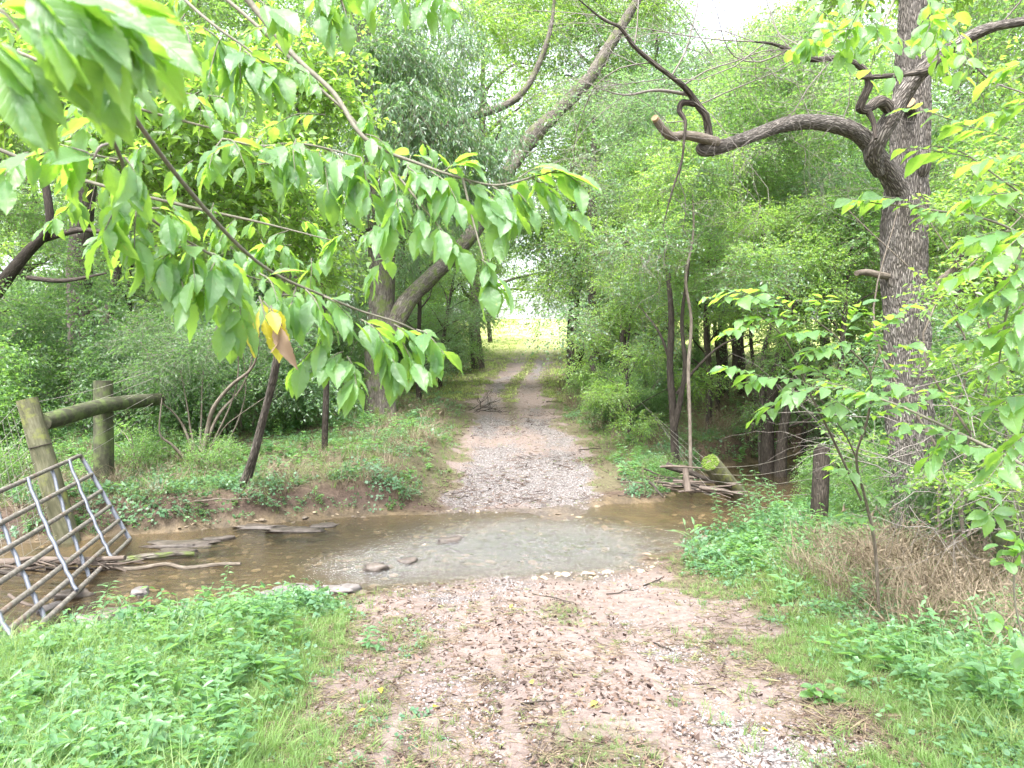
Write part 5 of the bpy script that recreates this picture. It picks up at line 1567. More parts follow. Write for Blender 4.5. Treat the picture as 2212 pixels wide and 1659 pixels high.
# 1: the long low bough
e1, b1 = bough('leafy_branch', 'long drooping bough crossing the left half with the lowest leaf clusters and yellow leaves',
               [(150, -60, 1.05), (205, 60, 1.15), (245, 180, 1.25), (330, 310, 1.4), (420, 425, 1.55), (520, 535, 1.7), (600, 595, 1.8), (690, 635, 1.9), (780, 672, 2.0), (880, 705, 2.05), (965, 760, 2.1)], [13, 12, 11, 10, 9, 8, 7, 6, 5, 4, 2])
e1c, b1c = bough('leafy_branch', 'thinner twiggy bough left of the long drooping one, its leaves nearest the left border',
                  [(150, 60, 1.1), (190, 120, 1.15), (200, 200, 1.2), (225, 265, 1.3), (262, 345, 1.4), (285, 430, 1.45), (350, 490, 1.5), (430, 535, 1.6), (520, 590, 1.7), (600, 615, 1.8)], [11, 10, 9, 9, 8, 7, 6, 5, 4, 2])
for (a, b, n) in (((60, 330, 1.35), (10, 380, 1.3), 3), ((255, 345, 1.4), (60, 335, 1.3), 7), ((250, 350, 1.4), (150, 345, 1.45), 5), ((270, 340, 1.4), (300, 395, 1.4), 4),
                  ((225, 250, 1.35), (150, 300, 1.35), 3), ((280, 420, 1.45), (225, 500, 1.4), 6), ((300, 430, 1.5), (290, 540, 1.45), 7), ((320, 450, 1.5), (395, 480, 1.5), 5),
                  ((420, 530, 1.6), (350, 560, 1.5), 7), ((420, 530, 1.6), (420, 600, 1.5), 6), ((450, 545, 1.6), (500, 590, 1.6), 7), ((470, 560, 1.6), (440, 620, 1.55), 6),
                  ((520, 600, 1.7), (520, 680, 1.6), 7), ((560, 590, 1.75), (600, 650, 1.7), 6), ((640, 620, 1.85), (620, 700, 1.8), 7), ((660, 625, 1.85), (700, 690, 1.8), 7), ((640, 640, 1.8), (570, 660, 1.75), 4),
                  ((700, 640, 1.9), (760, 690, 1.85), 7), ((720, 660, 1.9), (690, 750, 1.85), 5), ((780, 690, 1.95), (830, 740, 1.9), 7), ((740, 760, 1.9), (700, 790, 1.85), 6), ((750, 770, 1.9), (770, 830, 1.85), 7), ((720, 740, 1.9), (640, 790, 1.85), 5),
                  ((850, 700, 2.0), (900, 745, 2.0), 7), ((900, 712, 2.05), (960, 765, 2.0), 6), ((830, 700, 2.0), (840, 780, 1.95), 6), ((870, 740, 2.0), (900, 800, 2.0), 5), ((840, 770, 1.95), (860, 800, 1.95), 4),
                  ((330, 500, 1.5), (280, 520, 1.5), 5), ((370, 590, 1.55), (400, 640, 1.5), 5), ((480, 640, 1.6), (500, 720, 1.6), 5)):
    leafy_twig(*((e1, b1) if a[0] > 425 else (e1c, b1c)), a, b, n, .080, r)
leafy_twig(e1, b1, (560, 640, 1.68), (575, 700, 1.66), 5, .085, r, NY)
leafy_twig(e1, b1, (585, 660, 1.68), (600, 720, 1.66), 3, .075, r, ND)
leafy_twig(e1, b1, (568, 650, 1.67), (590, 690, 1.67), 3, .08, r, NY)
gq = Geo(); tube(gq, [P(*q) for q in ((238, 310, 1.38), (215, 318, 1.35), (200, 345, 1.35), (190, 330, 1.34), (130, 312, 1.33))], [.003, .0025, .002, .0016, .001], 6, 5, 0)
gq.obj('twig', [M['twig_grey']], e1, off=b1)
# 2: the bough reaching furthest right
e2, b2 = bough('leafy_branch', 'upper bough that reaches furthest right over the track with hanging bright leaves',
               [(505, -40, 2.2), (560, 30, 2.2), (640, 125, 2.15), (720, 200, 2.1), (775, 285, 2.05), (830, 325, 2.05), (900, 352, 2.05), (980, 380, 2.05), (1070, 400, 2.1), (1160, 380, 2.1), (1215, 365, 2.1)], [13, 13, 11, 10, 9, 8, 7, 6, 5, 4, 2])
for (a, b, n) in (((480, 300, 2.1), (450, 370, 2), 6), ((480, 300, 2.1), (530, 360, 2), 6), ((560, 320, 2.1), (620, 350, 2), 7), ((600, 310, 2.1), (680, 330, 2.05), 7), ((640, 300, 2.1), (640, 390, 2), 6), ((700, 320, 2.1), (760, 380, 2), 8),
                  ((690, 330, 2.1), (710, 420, 2), 7), ((780, 340, 2.05), (800, 430, 2), 8), ((780, 350, 2.05), (740, 440, 2), 6), ((840, 370, 2.05), (860, 450, 2), 8), ((880, 360, 2.05), (920, 430, 2), 7),
                  ((790, 290, 2.05), (840, 320, 2.05), 5), ((930, 370, 2.05), (990, 440, 2.0), 7), ((960, 370, 2.05), (1000, 350, 2.05), 5), ((1010, 390, 2.05), (1060, 450, 2.05), 8), ((1060, 400, 2.1), (1110, 460, 2.05), 8),
                  ((1090, 400, 2.1), (1150, 455, 2.1), 7), ((1150, 385, 2.1), (1210, 440, 2.1), 7), ((1180, 372, 2.1), (1255, 400, 2.1), 7), ((1120, 385, 2.1), (1180, 360, 2.1), 5), ((940, 480, 2.0), (990, 540, 2.0), 6),
                  ((1040, 560, 2.0), (1070, 610, 2.0), 8), ((1055, 560, 2.0), (1050, 620, 2.0), 6), ((860, 430, 2.0), (830, 500, 2.0), 6), ((900, 440, 2.0), (920, 510, 2.0), 6), ((1100, 450, 2.05), (1090, 500, 2.05), 5), ((1190, 430, 2.1), (1230, 470, 2.1), 4), ((560, 355, 2.05), (600, 380, 2.0), 4)):
    leafy_twig(e2, b2, a, b, n, .082, r)
for q in (((1000, 385, 2.05), (1020, 470, 2.03), (1045, 560, 2.0)), ((860, 380, 2.05), (900, 430, 2.02), (940, 480, 2.0)), ((480, 300, 2.1), (560, 315, 2.1), (660, 312, 2.1), (780, 340, 2.05))):
    gq = Geo(); tube(gq, [P(*a) for a in q], [.0035] + [.003] * (len(q) - 2) + [.002], 6, 6, 0); gq.obj('twig', [M['twig_near']], e2, off=b2)
# 3: the close, out-of-focus corner leaves
e3, b3 = bough('leafy_branch', 'very close corner branch at the top left whose leaves look largest', [(-80, -120, .7), (40, -60, .7), (150, -10, .72), (260, 40, .78), (330, 110, .85)], [12, 10, 8, 6, 3])
for (a, b, n) in (((20, -60, .62), (100, 60, .62), 5), ((90, -40, .64), (180, 60, .64), 5), ((180, 0, .68), (260, 90, .68), 5), ((-60, 60, .65), (20, 180, .65), 5), ((-40, 0, .66), (60, 90, .66), 4), ((230, 10, .72), (310, 60, .72), 4), ((120, 60, .72), (190, 150, .72), 4)):
    leafy_twig(e3, b3, a, b, n, .072, r, axb=(1.3, .35, .15), face=.8)
# 4: the top edge sprays
e4, b4 = bough('leafy_branch', 'spray of leaves along the top edge between the two long boughs', [(330, -80, 1.9), (400, 0, 1.85), (470, 60, 1.8), (540, 110, 1.8), (590, 160, 1.8)], [9, 7, 6, 4, 2])
for (a, b, n) in (((350, 40, 1.85), (300, 110, 1.8), 6), ((400, 60, 1.85), (420, 140, 1.8), 7), ((440, 60, 1.8), (500, 130, 1.8), 8), ((480, 80, 1.8), (450, 170, 1.75), 6), ((530, 110, 1.8), (570, 180, 1.75), 7), ((520, 100, 1.8), (520, 180, 1.75), 6),
                  ((560, 130, 1.8), (610, 160, 1.8), 5), ((400, 30, 1.85), (360, 90, 1.85), 5), ((560, 0, 2), (600, 50, 2), 5)):
    leafy_twig(e4, b4, a, b, n, .088, r)
e5, b5 = bough('leafy_branch', 'small hanging sprays at the top edge just left of the middle', [(700, -90, 2.3), (760, -50, 2.25), (850, -30, 2.2), (930, -30, 2.2), (1000, -40, 2.2)], [7, 6, 5, 4, 2])
for (a, b, n) in (((700, -40, 2.2), (690, 30, 2.15), 7), ((720, -40, 2.2), (750, 40, 2.15), 7), ((690, 0, 2.2), (720, 70, 2.15), 5), ((850, -50, 2.2), (870, 20, 2.15), 6), ((900, -50, 2.2), (920, 20, 2.15), 7), ((930, -40, 2.2), (970, 20, 2.15), 6), ((800, -50, 2.2), (790, 5, 2.2), 4)):
    leafy_twig(e5, b5, a, b, n, .088, r)
# further sprays of the same kind a little behind the long boughs
for (lab, lim, lw_, box, nn) in (('bough further back whose leaves fill the upper left corner', [(-100, 60, 3.2), (80, 130, 3.1), (260, 220, 3.0), (430, 270, 3.0), (560, 300, 3.0)], [9, 8, 7, 5, 2], (0, 560, 60, 330), 30),
                                 ('bough further back whose leaves hang between the two long boughs', [(-60, 300, 3.3), (150, 380, 3.2), (380, 440, 3.1), (560, 480, 3.1), (720, 520, 3.1)], [9, 8, 7, 5, 2], (60, 760, 350, 560), 30),
                                 ('bough further back with leaves below the top edge left of the forked tree', [(420, -60, 3.4), (560, 60, 3.3), (680, 180, 3.2), (780, 280, 3.2), (840, 420, 3.2)], [9, 8, 7, 5, 2], (520, 860, 40, 440), 22)):
    e_, b_ = bough('leafy_branch', lab, lim, lw_)
    for k in range(nn):
        t = r.random() * (len(lim) - 1); i_ = int(t); q0 = np.array(lim[i_]) + (np.array(lim[min(i_ + 1, len(lim) - 1)]) - np.array(lim[i_])) * (t - i_)
        u0, v0 = q0[0] + r.normal() * 70, q0[1] + r.uniform(-90, 90)
        leafy_twig(e_, b_, (u0, v0, q0[2]), (u0 + r.normal() * 50, v0 + r.uniform(20, 70), q0[2] + r.normal() * .1), int(r.integers(5, 7)), .085, r)
# 6: top right, round translucent leaves
e6, b6 = bough('leafy_branch', 'branch of small rounded yellow-green leaves hanging from the top edge over the oak', [(1980, -180, 3.0), (1960, -80, 2.95), (1930, 0, 2.9), (1900, 80, 2.85), (1880, 150, 2.85)], [9, 8, 6, 4, 2])
for k in range(27):
    u0 = r.uniform(1740, 2080); v0 = r.uniform(-60, 90)
    u1 = u0 + r.normal() * 35; v1 = v0 + r.uniform(50, 95)
    if u1 < 1790 and v1 > 110: v1 = 105
    leafy_twig(e6, b6, (u0, v0, 2.8 + r.uniform(-.2, .3)), (u1, v1, 2.8 + r.uniform(-.2, .3)), int(r.integers(6, 9)), .062, r, NR, axb=(.4, .6, .6), face=.9, rad=.0015)
# 7: right border, dark near leaves
e7, b7 = bough('leafy_branch', 'near branch of broad dark green leaves down the right border', [(2300, 250, 2.4), (2240, 400, 2.4), (2200, 560, 2.4), (2170, 700, 2.4), (2150, 850, 2.4)], [9, 8, 6, 5, 2])
for (a, b, n) in (((2240, 330, 2.4), (2120, 350, 2.4), 7), ((2230, 420, 2.4), (2080, 430, 2.4), 8), ((2220, 500, 2.4), (2090, 520, 2.4), 8), ((2210, 560, 2.4), (2060, 600, 2.4), 8), ((2210, 620, 2.4), (2080, 680, 2.4), 8), ((2200, 700, 2.4), (2090, 740, 2.4), 7),
                  ((2230, 760, 2.4), (2120, 810, 2.4), 7), ((2230, 560, 2.3), (2150, 640, 2.3), 7), ((2240, 640, 2.3), (2170, 740, 2.3), 7), ((2240, 480, 2.3), (2150, 560, 2.3), 6), ((2230, 130, 2.6), (2150, 160, 2.6), 6), ((2240, 220, 2.6), (2130, 250, 2.6), 7), ((2250, 850, 2.4), (2150, 880, 2.4), 6), ((2240, 920, 2.4), (2160, 990, 2.4), 6)):
    leafy_twig(e7, b7, a, b, n, .095, r, mode='flat')
# 8: the long twigs reaching left in front of the oak
e8, b8 = bough('leafy_branch', 'thin arching twig with pointed leaves crossing in front of the oak trunk', [(2300, 560, 2.9), (2150, 480, 2.9), (2000, 452, 2.9), (1900, 440, 2.95), (1830, 428, 3.0)], [6, 5, 4, 3, 1])
for (a, b, n) in (((2020, 455, 2.9), (1840, 430, 3.0), 9), ((2120, 470, 2.9), (1990, 460, 2.9), 7), ((2200, 520, 2.9), (2080, 520, 2.9), 7)):
    leafy_twig(e8, b8, a, b, n, .10, r, mode='flat')
e9, b9 = bough('leafy_branch', 'upper thin twig with a blue-green folded leaf in front of the oak top', [(2300, 480, 2.8), (2180, 400, 2.8), (2080, 330, 2.85), (2010, 315, 2.9), (1960, 318, 2.9)], [5, 4, 3, 2, 1])
for (a, b, n) in (((2100, 340, 2.85), (1960, 318, 2.9), 6), ((2060, 260, 2.85), (1960, 232, 2.85), 4), ((2200, 400, 2.8), (2110, 390, 2.8), 5), ((2180, 300, 2.8), (2060, 270, 2.8), 6)):
    leafy_twig(e9, b9, a, b, n, .095, r, mode='flat')
e10, b10 = bough('leafy_branch', 'long nearly level branch of light leaves pointing left below the oak limb', [(2320, 1080, 2.9), (2200, 1000, 2.95), (2080, 940, 3.0), (1950, 880, 3.1), (1850, 845, 3.2), (1760, 820, 3.3)], [9, 8, 7, 5, 3, 1])
for (a, b, n) in (((1960, 880, 3.1), (1820, 850, 3.2), 9), ((1900, 865, 3.15), (1760, 820, 3.3), 8), ((1860, 850, 3.2), (1700, 850, 3.2), 7), ((2080, 940, 3), (1960, 915, 3.0), 8), ((2060, 930, 3), (2000, 1000, 3.0), 6), ((2150, 970, 3), (2040, 960, 2.95), 8), ((2000, 860, 3), (1900, 820, 3.0), 7), ((2180, 980, 3), (2120, 1060, 2.9), 6), ((2120, 900, 3), (2010, 840, 3.0), 7)):
    leafy_twig(e10, b10, a, b, n, .092, r, mode='flat')
e11, b11 = bough('leafy_branch', 'lone sprig of six glowing yellow-green leaves in front of the square-cut dark post', [(2290, 1090, 2.6), (2230, 1100, 2.6), (2180, 1108, 2.6), (2140, 1105, 2.6)], [4, 3, 2, 1])
for k in range(7):
    a = k * 0.9
    put_leaf(e11, b11, NL, P(2138, 1106, 2.6), np.array([math.cos(a), -.2, math.sin(a) * .55 - .35]), np.array([0, -.9, .8]) + r.normal(size=3) * .2, .078, r)
e12, b12 = bough('vine', 'leafy vine climbing at the foot of the right border', [(2230, 1420, 3.3), (2200, 1340, 3.3), (2190, 1250, 3.3), (2205, 1170, 3.3), (2190, 1080, 3.3)], [5, 4, 4, 3, 1])
for k in range(9):
    u0, v0 = r.uniform(2120, 2240), r.uniform(1180, 1420)
    leafy_twig(e12, b12, (u0, v0, 3.3), (u0 + r.normal() * 40, v0 + r.normal() * 30, 3.25), 4, .075, r, NR, axb=(.4, .6, .5), face=.9)

# 13: layered sapling between the creek and the oak
sb = gp(1905, 5.6)
e13 = empty('sapling', sb); tag(e13, 'layered young tree with pale arching leaves in front of the big oak', 'sapling')
for q, w in (([(1905, 1290, 5.6), (1890, 1180, 5.5), (1870, 1080, 5.4), (1850, 990, 5.2), (1875, 900, 5.0), (1880, 810, 4.9), (1820, 740, 4.8), (1760, 690, 4.7)], .013), ([(1860, 1080, 5.4), (1800, 950, 5.1), (1750, 850, 4.9), (1700, 740, 4.8), (1640, 680, 4.7)], .010),
             ([(1850, 990, 5.2), (1820, 930, 5.0), (1740, 830, 4.8), (1650, 815, 4.6)], .007), ([(1880, 810, 4.9), (1900, 740, 4.9), (1860, 680, 4.8)], .006)):
    pq = [P(*a) for a in q]
    if w == .013: pq[0] = sb - [0, 0, .08]
    gq = Geo(); tube(gq, pq, np.linspace(w, w * .3, len(q)), 7, 6, 0, rough=.08); gq.obj('stem', [M['bark_pale']], e13, off=sb)
for (a, b, n) in (((1700, 690, 4.7), (1520, 640, 4.6), 9), ((1680, 670, 4.7), (1560, 625, 4.6), 8), ((1720, 680, 4.7), (1640, 620, 4.6), 8), ((1740, 700, 4.7), (1600, 690, 4.6), 9), ((1760, 700, 4.7), (1780, 640, 4.6), 7), ((1800, 720, 4.7), (1700, 720, 4.6), 9),
                  ((1820, 730, 4.8), (1860, 660, 4.7), 8), ((1840, 740, 4.8), (1760, 755, 4.7), 8), ((1860, 760, 4.8), (1900, 700, 4.7), 7), ((1650, 815, 4.6), (1560, 790, 4.5), 8), ((1720, 820, 4.7), (1600, 830, 4.6), 9), ((1740, 825, 4.7), (1700, 860, 4.6), 7),
                  ((1800, 830, 4.8), (1740, 790, 4.7), 8), ((1870, 860, 4.9), (1780, 880, 4.8), 7), ((1820, 760, 4.8), (1720, 770, 4.6), 8), ((1880, 830, 4.9), (1930, 790, 4.8), 7), ((1640, 700, 4.6), (1560, 720, 4.5), 7), ((1780, 800, 4.8), (1840, 800, 4.7), 7), ((1860, 930, 5), (1800, 900, 4.9), 6), ((1870, 980, 5.1), (1960, 930, 5), 8), ((1880, 1060, 5.3), (1800, 1010, 5.2), 7), ((1880, 1080, 5.3), (1960, 1050, 5.2), 7), ((1890, 1140, 5.4), (1830, 1110, 5.3), 6), ((1880, 900, 5), (1990, 870, 4.9), 8), ((1870, 880, 5), (1940, 840, 4.8), 8), ((1890, 780, 4.9), (1990, 740, 4.8), 8), ((1900, 720, 4.8), (1960, 660, 4.7), 7), ((1700, 860, 4.8), (1640, 900, 4.7), 6)):
    leafy_twig(e13, sb, a, b, n, .115, r, mode='flat', rad=.002)

# tangle of dead grey twigs round the oak foot and the bushes there
tb = gp(2070, 6.6); e14 = empty('twig_tangle', tb); tag(e14, 'tangle of dry grey twigs in front of the oak foot', 'twigs')
gl = Geo()
for k in range(46):
    u0, v0 = r.uniform(1880, 2230), r.uniform(860, 1150)
    bare_twigs(gl, P(u0, v0, r.uniform(5.2, 7)), np.array([r.normal() * 1.0, r.normal() * .4, r.normal() * .35]), r.uniform(.6, 1.4), r.uniform(.003, .005), 1, r, 0, 0, .2, 5, .5)
o = gl.obj('branchwork', [M['twig_grey']], e14, off=tb); o['kind'] = 'stuff'
g = Geo(); cl = []
for (u0, v0, d0, rr_v, wgt) in ((1840, 960, 7.4, 40, .7), (2060, 1050, 6.6, 60, 1), (2130, 900, 7, 80, 1), (2160, 1050, 6, 70, 1), (2060, 800, 7, 60, .9), (2180, 760, 6.5, 80, .9), (2060, 640, 7, 60, .8), (2140, 560, 7, 70, .8), (2070, 450, 7.5, 55, .7), (2150, 380, 7.2, 70, .8)):
    c = P(u0, v0, d0); q = rr_v * K * d0 / FPX; cl.append((c[0], c[1], c[2], q, q * .7, wgt))
sprays(g, cl, 650, 0.3, 8, 0.06, 0.55, 0.2, 682, hang=.1, flat=.7, tw=.002)
eb = empty('bush', gp(2120, 7)); tag(eb, 'tall loose bush with bright leaves filling the space right of the oak', 'bush')
g.obj('crown', [M['leaf_bright'], M['twig_grey']], eb, off=gp(2120, 7))
gq = Geo()
for k in range(7):
    a0 = gp(2120, 7) + np.array([r.normal() * .2, r.normal() * .2, -.05]); tube(gq, [a0, a0 + [r.normal() * .3, 0, 1.0], a0 + [r.normal() * .7, 0, 2.2], a0 + [r.normal() * 1.0, 0, 3.4]], [.018, .014, .01, .004], 6, 5, 0, cap=False)
o = gq.obj('stem', [M['bark_pale']], eb, off=gp(2120, 7)); o['kind'] = 'stuff'

# ================================================================== posts, rail, gate, wire
def post_obj(name, label, a, b, ra, rb_, mat, group=None, cap=None, cat='fence post', sides=20):
    e = empty(name, a); tag(e, label, cat, group)
    g = Geo(); n = 5
    p = [np.asarray(a) + (np.asarray(b) - a) * t for t in np.linspace(0, 1, n)]
    tube(g, p, np.linspace(ra, rb_, n), sides, 6, 0, rough=.035, seed=int(abs(a[0]) * 37) % 90)
    g.obj('shaft', [M[mat]], e, off=a)
    return e


pa_, pb_ = P(155, 1195, 9.3), P(58, 862, 9.2); pa_[2] = min(pa_[2], -0.5)
ep = post_obj('fence_post', 'thick tilted wooden fence post stained green, its foot in the creek behind the gate', pa_, pb_, .135, .118, 'post')
# wire wrapped round it
for t in (0.70,):
    q = pa_ + (pb_ - pa_) * t; gq = Geo()
    ax = unit(pb_ - pa_); s1 = unit(np.cross(ax, [0, 1, 0.])); s2 = np.cross(ax, s1)
    ring = [q + (s1 * math.cos(a) + s2 * math.sin(a)) * .132 for a in np.linspace(0, 2 * math.pi, 17)]
    tube(gq, ring, [.006] * 17, 5, 1, 0); gq.obj('wire_loop', [M['bark_dark']], ep, off=pa_)
ra_, rb2 = P(92, 912, 9.25), P(345, 862, 12.4)
er = empty('fence_rail', ra_); tag(er, 'round mossy brace rail slanting back from the tilted post', 'rail')
g = Geo(); tube(g, [ra_, (ra_ + rb2) / 2 + [0, 0, .06], rb2], [.105, .105, .10], 18, 10, 0, rough=.03, seed=9); g.obj('shaft', [M['post_dark']], er, off=ra_)
qa = gp(223, 10.9); 
post_obj('fence_post', 'upright dark fence post carrying the mossy rail on the left', qa - [0, 0, .3], np.array([qa[0], qa[1], P(223, 822, 10.9)[2]]), .135, .13, 'post_dark')
# right-hand posts
qa = gp(1768, 9.3); post_obj('fence_post', 'dark ivy-grown post at the creek edge left of the oak', qa - [0, 0, .3], np.array([P(1776, 965, 9.3)[0], 9.3, P(1776, 965, 9.3)[2]]), .105, .095, 'bark_dark')
qa = gp(2185, 6.4); post_obj('fence_post', 'stout post in shade at the right border', qa - [0, 0, .3], np.array([P(2188, 985, 6.4)[0], 6.4, P(2188, 985, 6.4)[2]]), .13, .125, 'post_dark')
# leaning mossy post in the creek
la, lb = P(1600, 1066, 12.9), P(1534, 1000, 12.3)
la[2] -= .12
e_lp = post_obj('leaning_post', 'fallen-over round post with bright green moss on its cut top, leaning over the creek', la, lb, .165, .15, 'post')
axl = unit(lb - la); gq = Geo()
tube(gq, [lb - axl * .01, lb + axl * .015, lb + axl * .022], [.152, .148, .05], 20, 1, 0, rough=.05); gq.obj('cut_top', [M['post']], e_lp, off=la)
gq = Geo(); s1 = unit(np.cross(axl, [0, 0, 1.])); s2 = np.cross(axl, s1)
for k in range(95):
    a = r.uniform(0, 6.28); rd = .14 * math.sqrt(r.random()); c = lb + axl * .02 + (s1 * math.cos(a) + s2 * math.sin(a)) * rd
    tube(gq, [c - axl * .015, c + axl * r.uniform(.008, .02)], [.026, .012], 6, 1, 0)
o = gq.obj('moss_clumps', [M['moss']], e_lp, off=la); o['kind'] = 'stuff'

# driftwood pile: sticks one could lift away
r = np.random.default_rng(77)
pc = P(1480, 1035, 12.6)


def stick(name, label, p0, p1, rad, mat='driftwood', group=None, wob=.06, taper=.5, sides=7, cat='stick'):
    p0 = np.asarray(p0, float); p1 = np.asarray(p1, float)
    e = Geo(); q = limb_path(p0, p1, r, 0, wob, 6)
    tube(e, q, np.linspace(rad, rad * taper, 6), sides, 4, 0, rough=.15, seed=int(abs(p0[0] * 50)) % 80)
    o = e.obj(name, [M[mat]], None, off=p0); o.location = p0
    tag(o, label, cat, group); return o


for k in range(34):
    c = np.array([pc[0] + r.normal() * .42, pc[1] + r.normal() * .35, -.30 + r.uniform(0, .38) * math.exp(-((k % 7) / 5))])
    a = -.35 + r.normal() * .5; L = r.uniform(.35, 1.2)
    d = np.array([math.cos(a), math.sin(a) * .6, r.normal() * .12 - .1])
    stick('driftwood_stick', 'weathered stick in the driftwood pile caught by the leaning post', c - d * L / 2, c + d * L / 2, r.uniform(.010, .028), 'driftwood' if k % 3 else 'bark_dark', 'sticks of the driftwood pile')
stick('driftwood_log', 'dark log lying lowest in the driftwood pile', P(1440, 1005, 13), P(1580, 1052, 12.4), .06, 'bark_dark', cat='log')
post_obj('stump', 'short grey snag upright in the driftwood pile', P(1486, 1062, 12.0), P(1480, 1012, 12.1), .06, .045, 'driftwood', cat='stump', sides=12)

# the tube gate
GBR, GTR = np.array([-4.63, 9.3, -.38]), np.array([-5.33, 9.5, .62])
GBL = np.array([-3.44, 5.3, -.26]); gdir = (GBL - GBR); up_ = GTR - GBR
eg = empty('gate', GBR); tag(eg, 'tilted seven-bar tube gate with rusty bars and blue-grey braces lying over the creek', 'gate')
gl_len = np.linalg.norm(gdir); gd = unit(gdir); gn = unit(np.cross(gd, up_))
UPL = np.array([-.95, .12, .72])
fr = [0, .23, .425, .606, .777, .893, 1.0]
for k, f in enumerate(fr):
    a = GTR - up_ * f; b = GBR + gd * 4.35 + UPL * (1 - f)
    if k == 6: b = b + gd * .2
    g = Geo()
    if k == 0:
        c = a - unit(up_) * .0; pp = [a - unit(up_) * .09, a - unit(up_) * .03 + gd * .015, a + gd * .09, a + (b - a) * .12, a + (b - a) * .5 + gn * .02, b]
    else:
        pp = [a, a + (b - a) * .3 - [0, 0, .01], a + (b - a) * .6 - [0, 0, .015], b]
    tube(g, pp, [.0235] * len(pp), 12, 8, 0)
    g.obj('rail', [M['pipe']], eg, off=GBR)
g = Geo(); tube(g, [GTR - unit(up_) * .07, GTR - up_ * .5, GBR + unit(up_) * .0], [.025] * 3, 12, 6, 0); g.obj('end_stile', [M['blue_steel']], eg, off=GBR)


def brace(s0, s1, side):
    g = Geo(); pp = []
    for k, f in enumerate(fr):
        sx = s0 + (s1 - s0) * f
        def gpt(ff, sx_): return GBR + gd * sx_ + (up_ + (UPL - up_) * (sx_ / 4.35)) * (1 - ff)
        c = gpt(f, sx)
        pp.append(c + gn * side * .027)
        if k < 6:
            f2 = (f + fr[k + 1]) / 2
            pp.append(gpt(f2, s0 + (s1 - s0) * f2) + gn * side * .017)
    tube(g, pp, [.019] * len(pp), 4, 2, 0)
    g.obj('brace', [M['blue_steel']], eg, off=GBR)


brace(.5, 1.15, -1); brace(.95, 1.95, 1); brace(1.75, 2.6, -1); brace(2.5, 3.4, 1); brace(3.4, 4.2, -1)

# woven wire sagging from the tilted post
ew = empty('wire_fence', pb_); tag(ew, 'sagging rusty woven wire fence hanging behind the gate at the left border', 'fence')
g = Geo()
A0, A1 = pb_ + [-.05, -.13, -.08], pa_ + [-.1, -.13, .25]
B0, B1 = P(-120, 1010, 7.0), P(-160, 1300, 7.0)
C0, C1 = P(330, 800, 11.8), P(330, 960, 11.8)
for k in range(10):
    t = k / 9.0
    a = A0 + (A1 - A0) * t; b = B0 + (B1 - B0) * t; m = (a + b) / 2 - [0, 0, .06 + .03 * math.sin(k)]
    gq = Geo(); tube(gq, [a, m, b], [.0028] * 3, 4, 7, 0, cap=False); gq.obj('strand', [M['wire']], ew, off=pb_)
    if k < 6:
        c = C0 + (C1 - C0) * t
        gq = Geo(); tube(gq, [a, (a + c) / 2 - [0, 0, .05], c], [.0028] * 3, 4, 7, 0, cap=False); gq.obj('strand', [M['wire']], ew, off=pb_)
for k in range(1, 13):
    t = k / 13.0
    p0 = A0 + (B0 - A0) * t - [0, 0, .22 * t * (1 - t)]; p1 = A1 + (B1 - A1) * t - [0, 0, .22 * t * (1 - t)]
    gq = Geo(); tube(gq, [p0, (p0 + p1) / 2 + [r.normal() * .02, 0, 0], p1], [.0024] * 3, 4, 5, 0, cap=False); gq.obj('stay', [M['wire']], ew, off=pb_)
# strands from the dark post over the leaning post on the right
ew2 = empty('wire_fence', P(1768, 970, 9.2)); tag(ew2, 'thin wire strands strung across the creek to the mossy leaning post', 'fence')
for k in range(5):
    a = P(1768, 965 + 34 * k, 9.2); b = P(1545 - 6 * k, 1010 + 14 * k, 12.2)
    gq = Geo(); tube(gq, [a, (a + b) / 2 - [0, 0, .08], b], [.0025] * 3, 4, 7, 0, cap=False); gq.obj('strand', [M['wire']], ew2, off=P(1768, 970, 9.2))
    c = P(1360 + 15 * k, 845 + 14 * k, 17)
    gq = Geo(); tube(gq, [b, (c + b) / 2 - [0, 0, .04], c], [.003] * 3, 4, 7, 0, cap=False); gq.obj('strand', [M['wire']], ew2, off=P(1768, 970, 9.2))

# ================================================================== logs, sticks and stones
stick('fallen_branch', 'long pale crooked branch lying in the creek beside the gate', P(225, 1222, 7.9), P(520, 1218, 8.1), .028, 'bark_pale', wob=.1, taper=.6, cat='branch', sides=10)
stick('mossy_log', 'dark mossy log half sunk in the creek behind the pale branch', P(240, 1210, 8.2), P(420, 1196, 8.5), .045, 'bark_moss', wob=.06, cat='log', sides=12)
stick('fallen_branch', 'grey branch lying across the creek under the gate', P(-60, 1215, 8.3), P(270, 1205, 8.0), .05, 'driftwood', wob=.05, cat='branch', sides=10)
stick('fallen_branch', 'thin brown branch under the lower gate bars', P(-40, 1225, 7.7), P(60, 1245, 7.2), .03, 'bark_dark', cat='branch')
stick('fallen_branch', 'slanting branch stuck under the gate near its lowest bar', P(20, 1285, 6.9), P(125, 1335, 6.5), .018, 'driftwood', cat='branch')
stick('fallen_branch', 'stick lying along the foot of the red bank behind the gate', P(60, 1140, 9.6), P(330, 1120, 9.9), .022, 'bark_pale', cat='branch')
stick('fallen_branch', 'pale stick on the bank by the sapling roots', P(420, 1082, 10.1), P(545, 1076, 10.3), .016, 'bark_pale', cat='branch')
for k in range(26):
    c = P(r.uniform(20, 250), r.uniform(1205, 1265), 7.9); c[2] = WL + r.uniform(.0, .1)
    a = r.uniform(-.8, .8); L = r.uniform(.2, .7); d = np.array([math.cos(a), math.sin(a), r.normal() * .15])
    stick('drift_stick', 'brown stick in the debris caught under the gate', c - d * L / 2, c + d * L / 2, r.uniform(.006, .016), 'driftwood' if k % 2 else 'bark_dark', 'sticks caught under the gate')


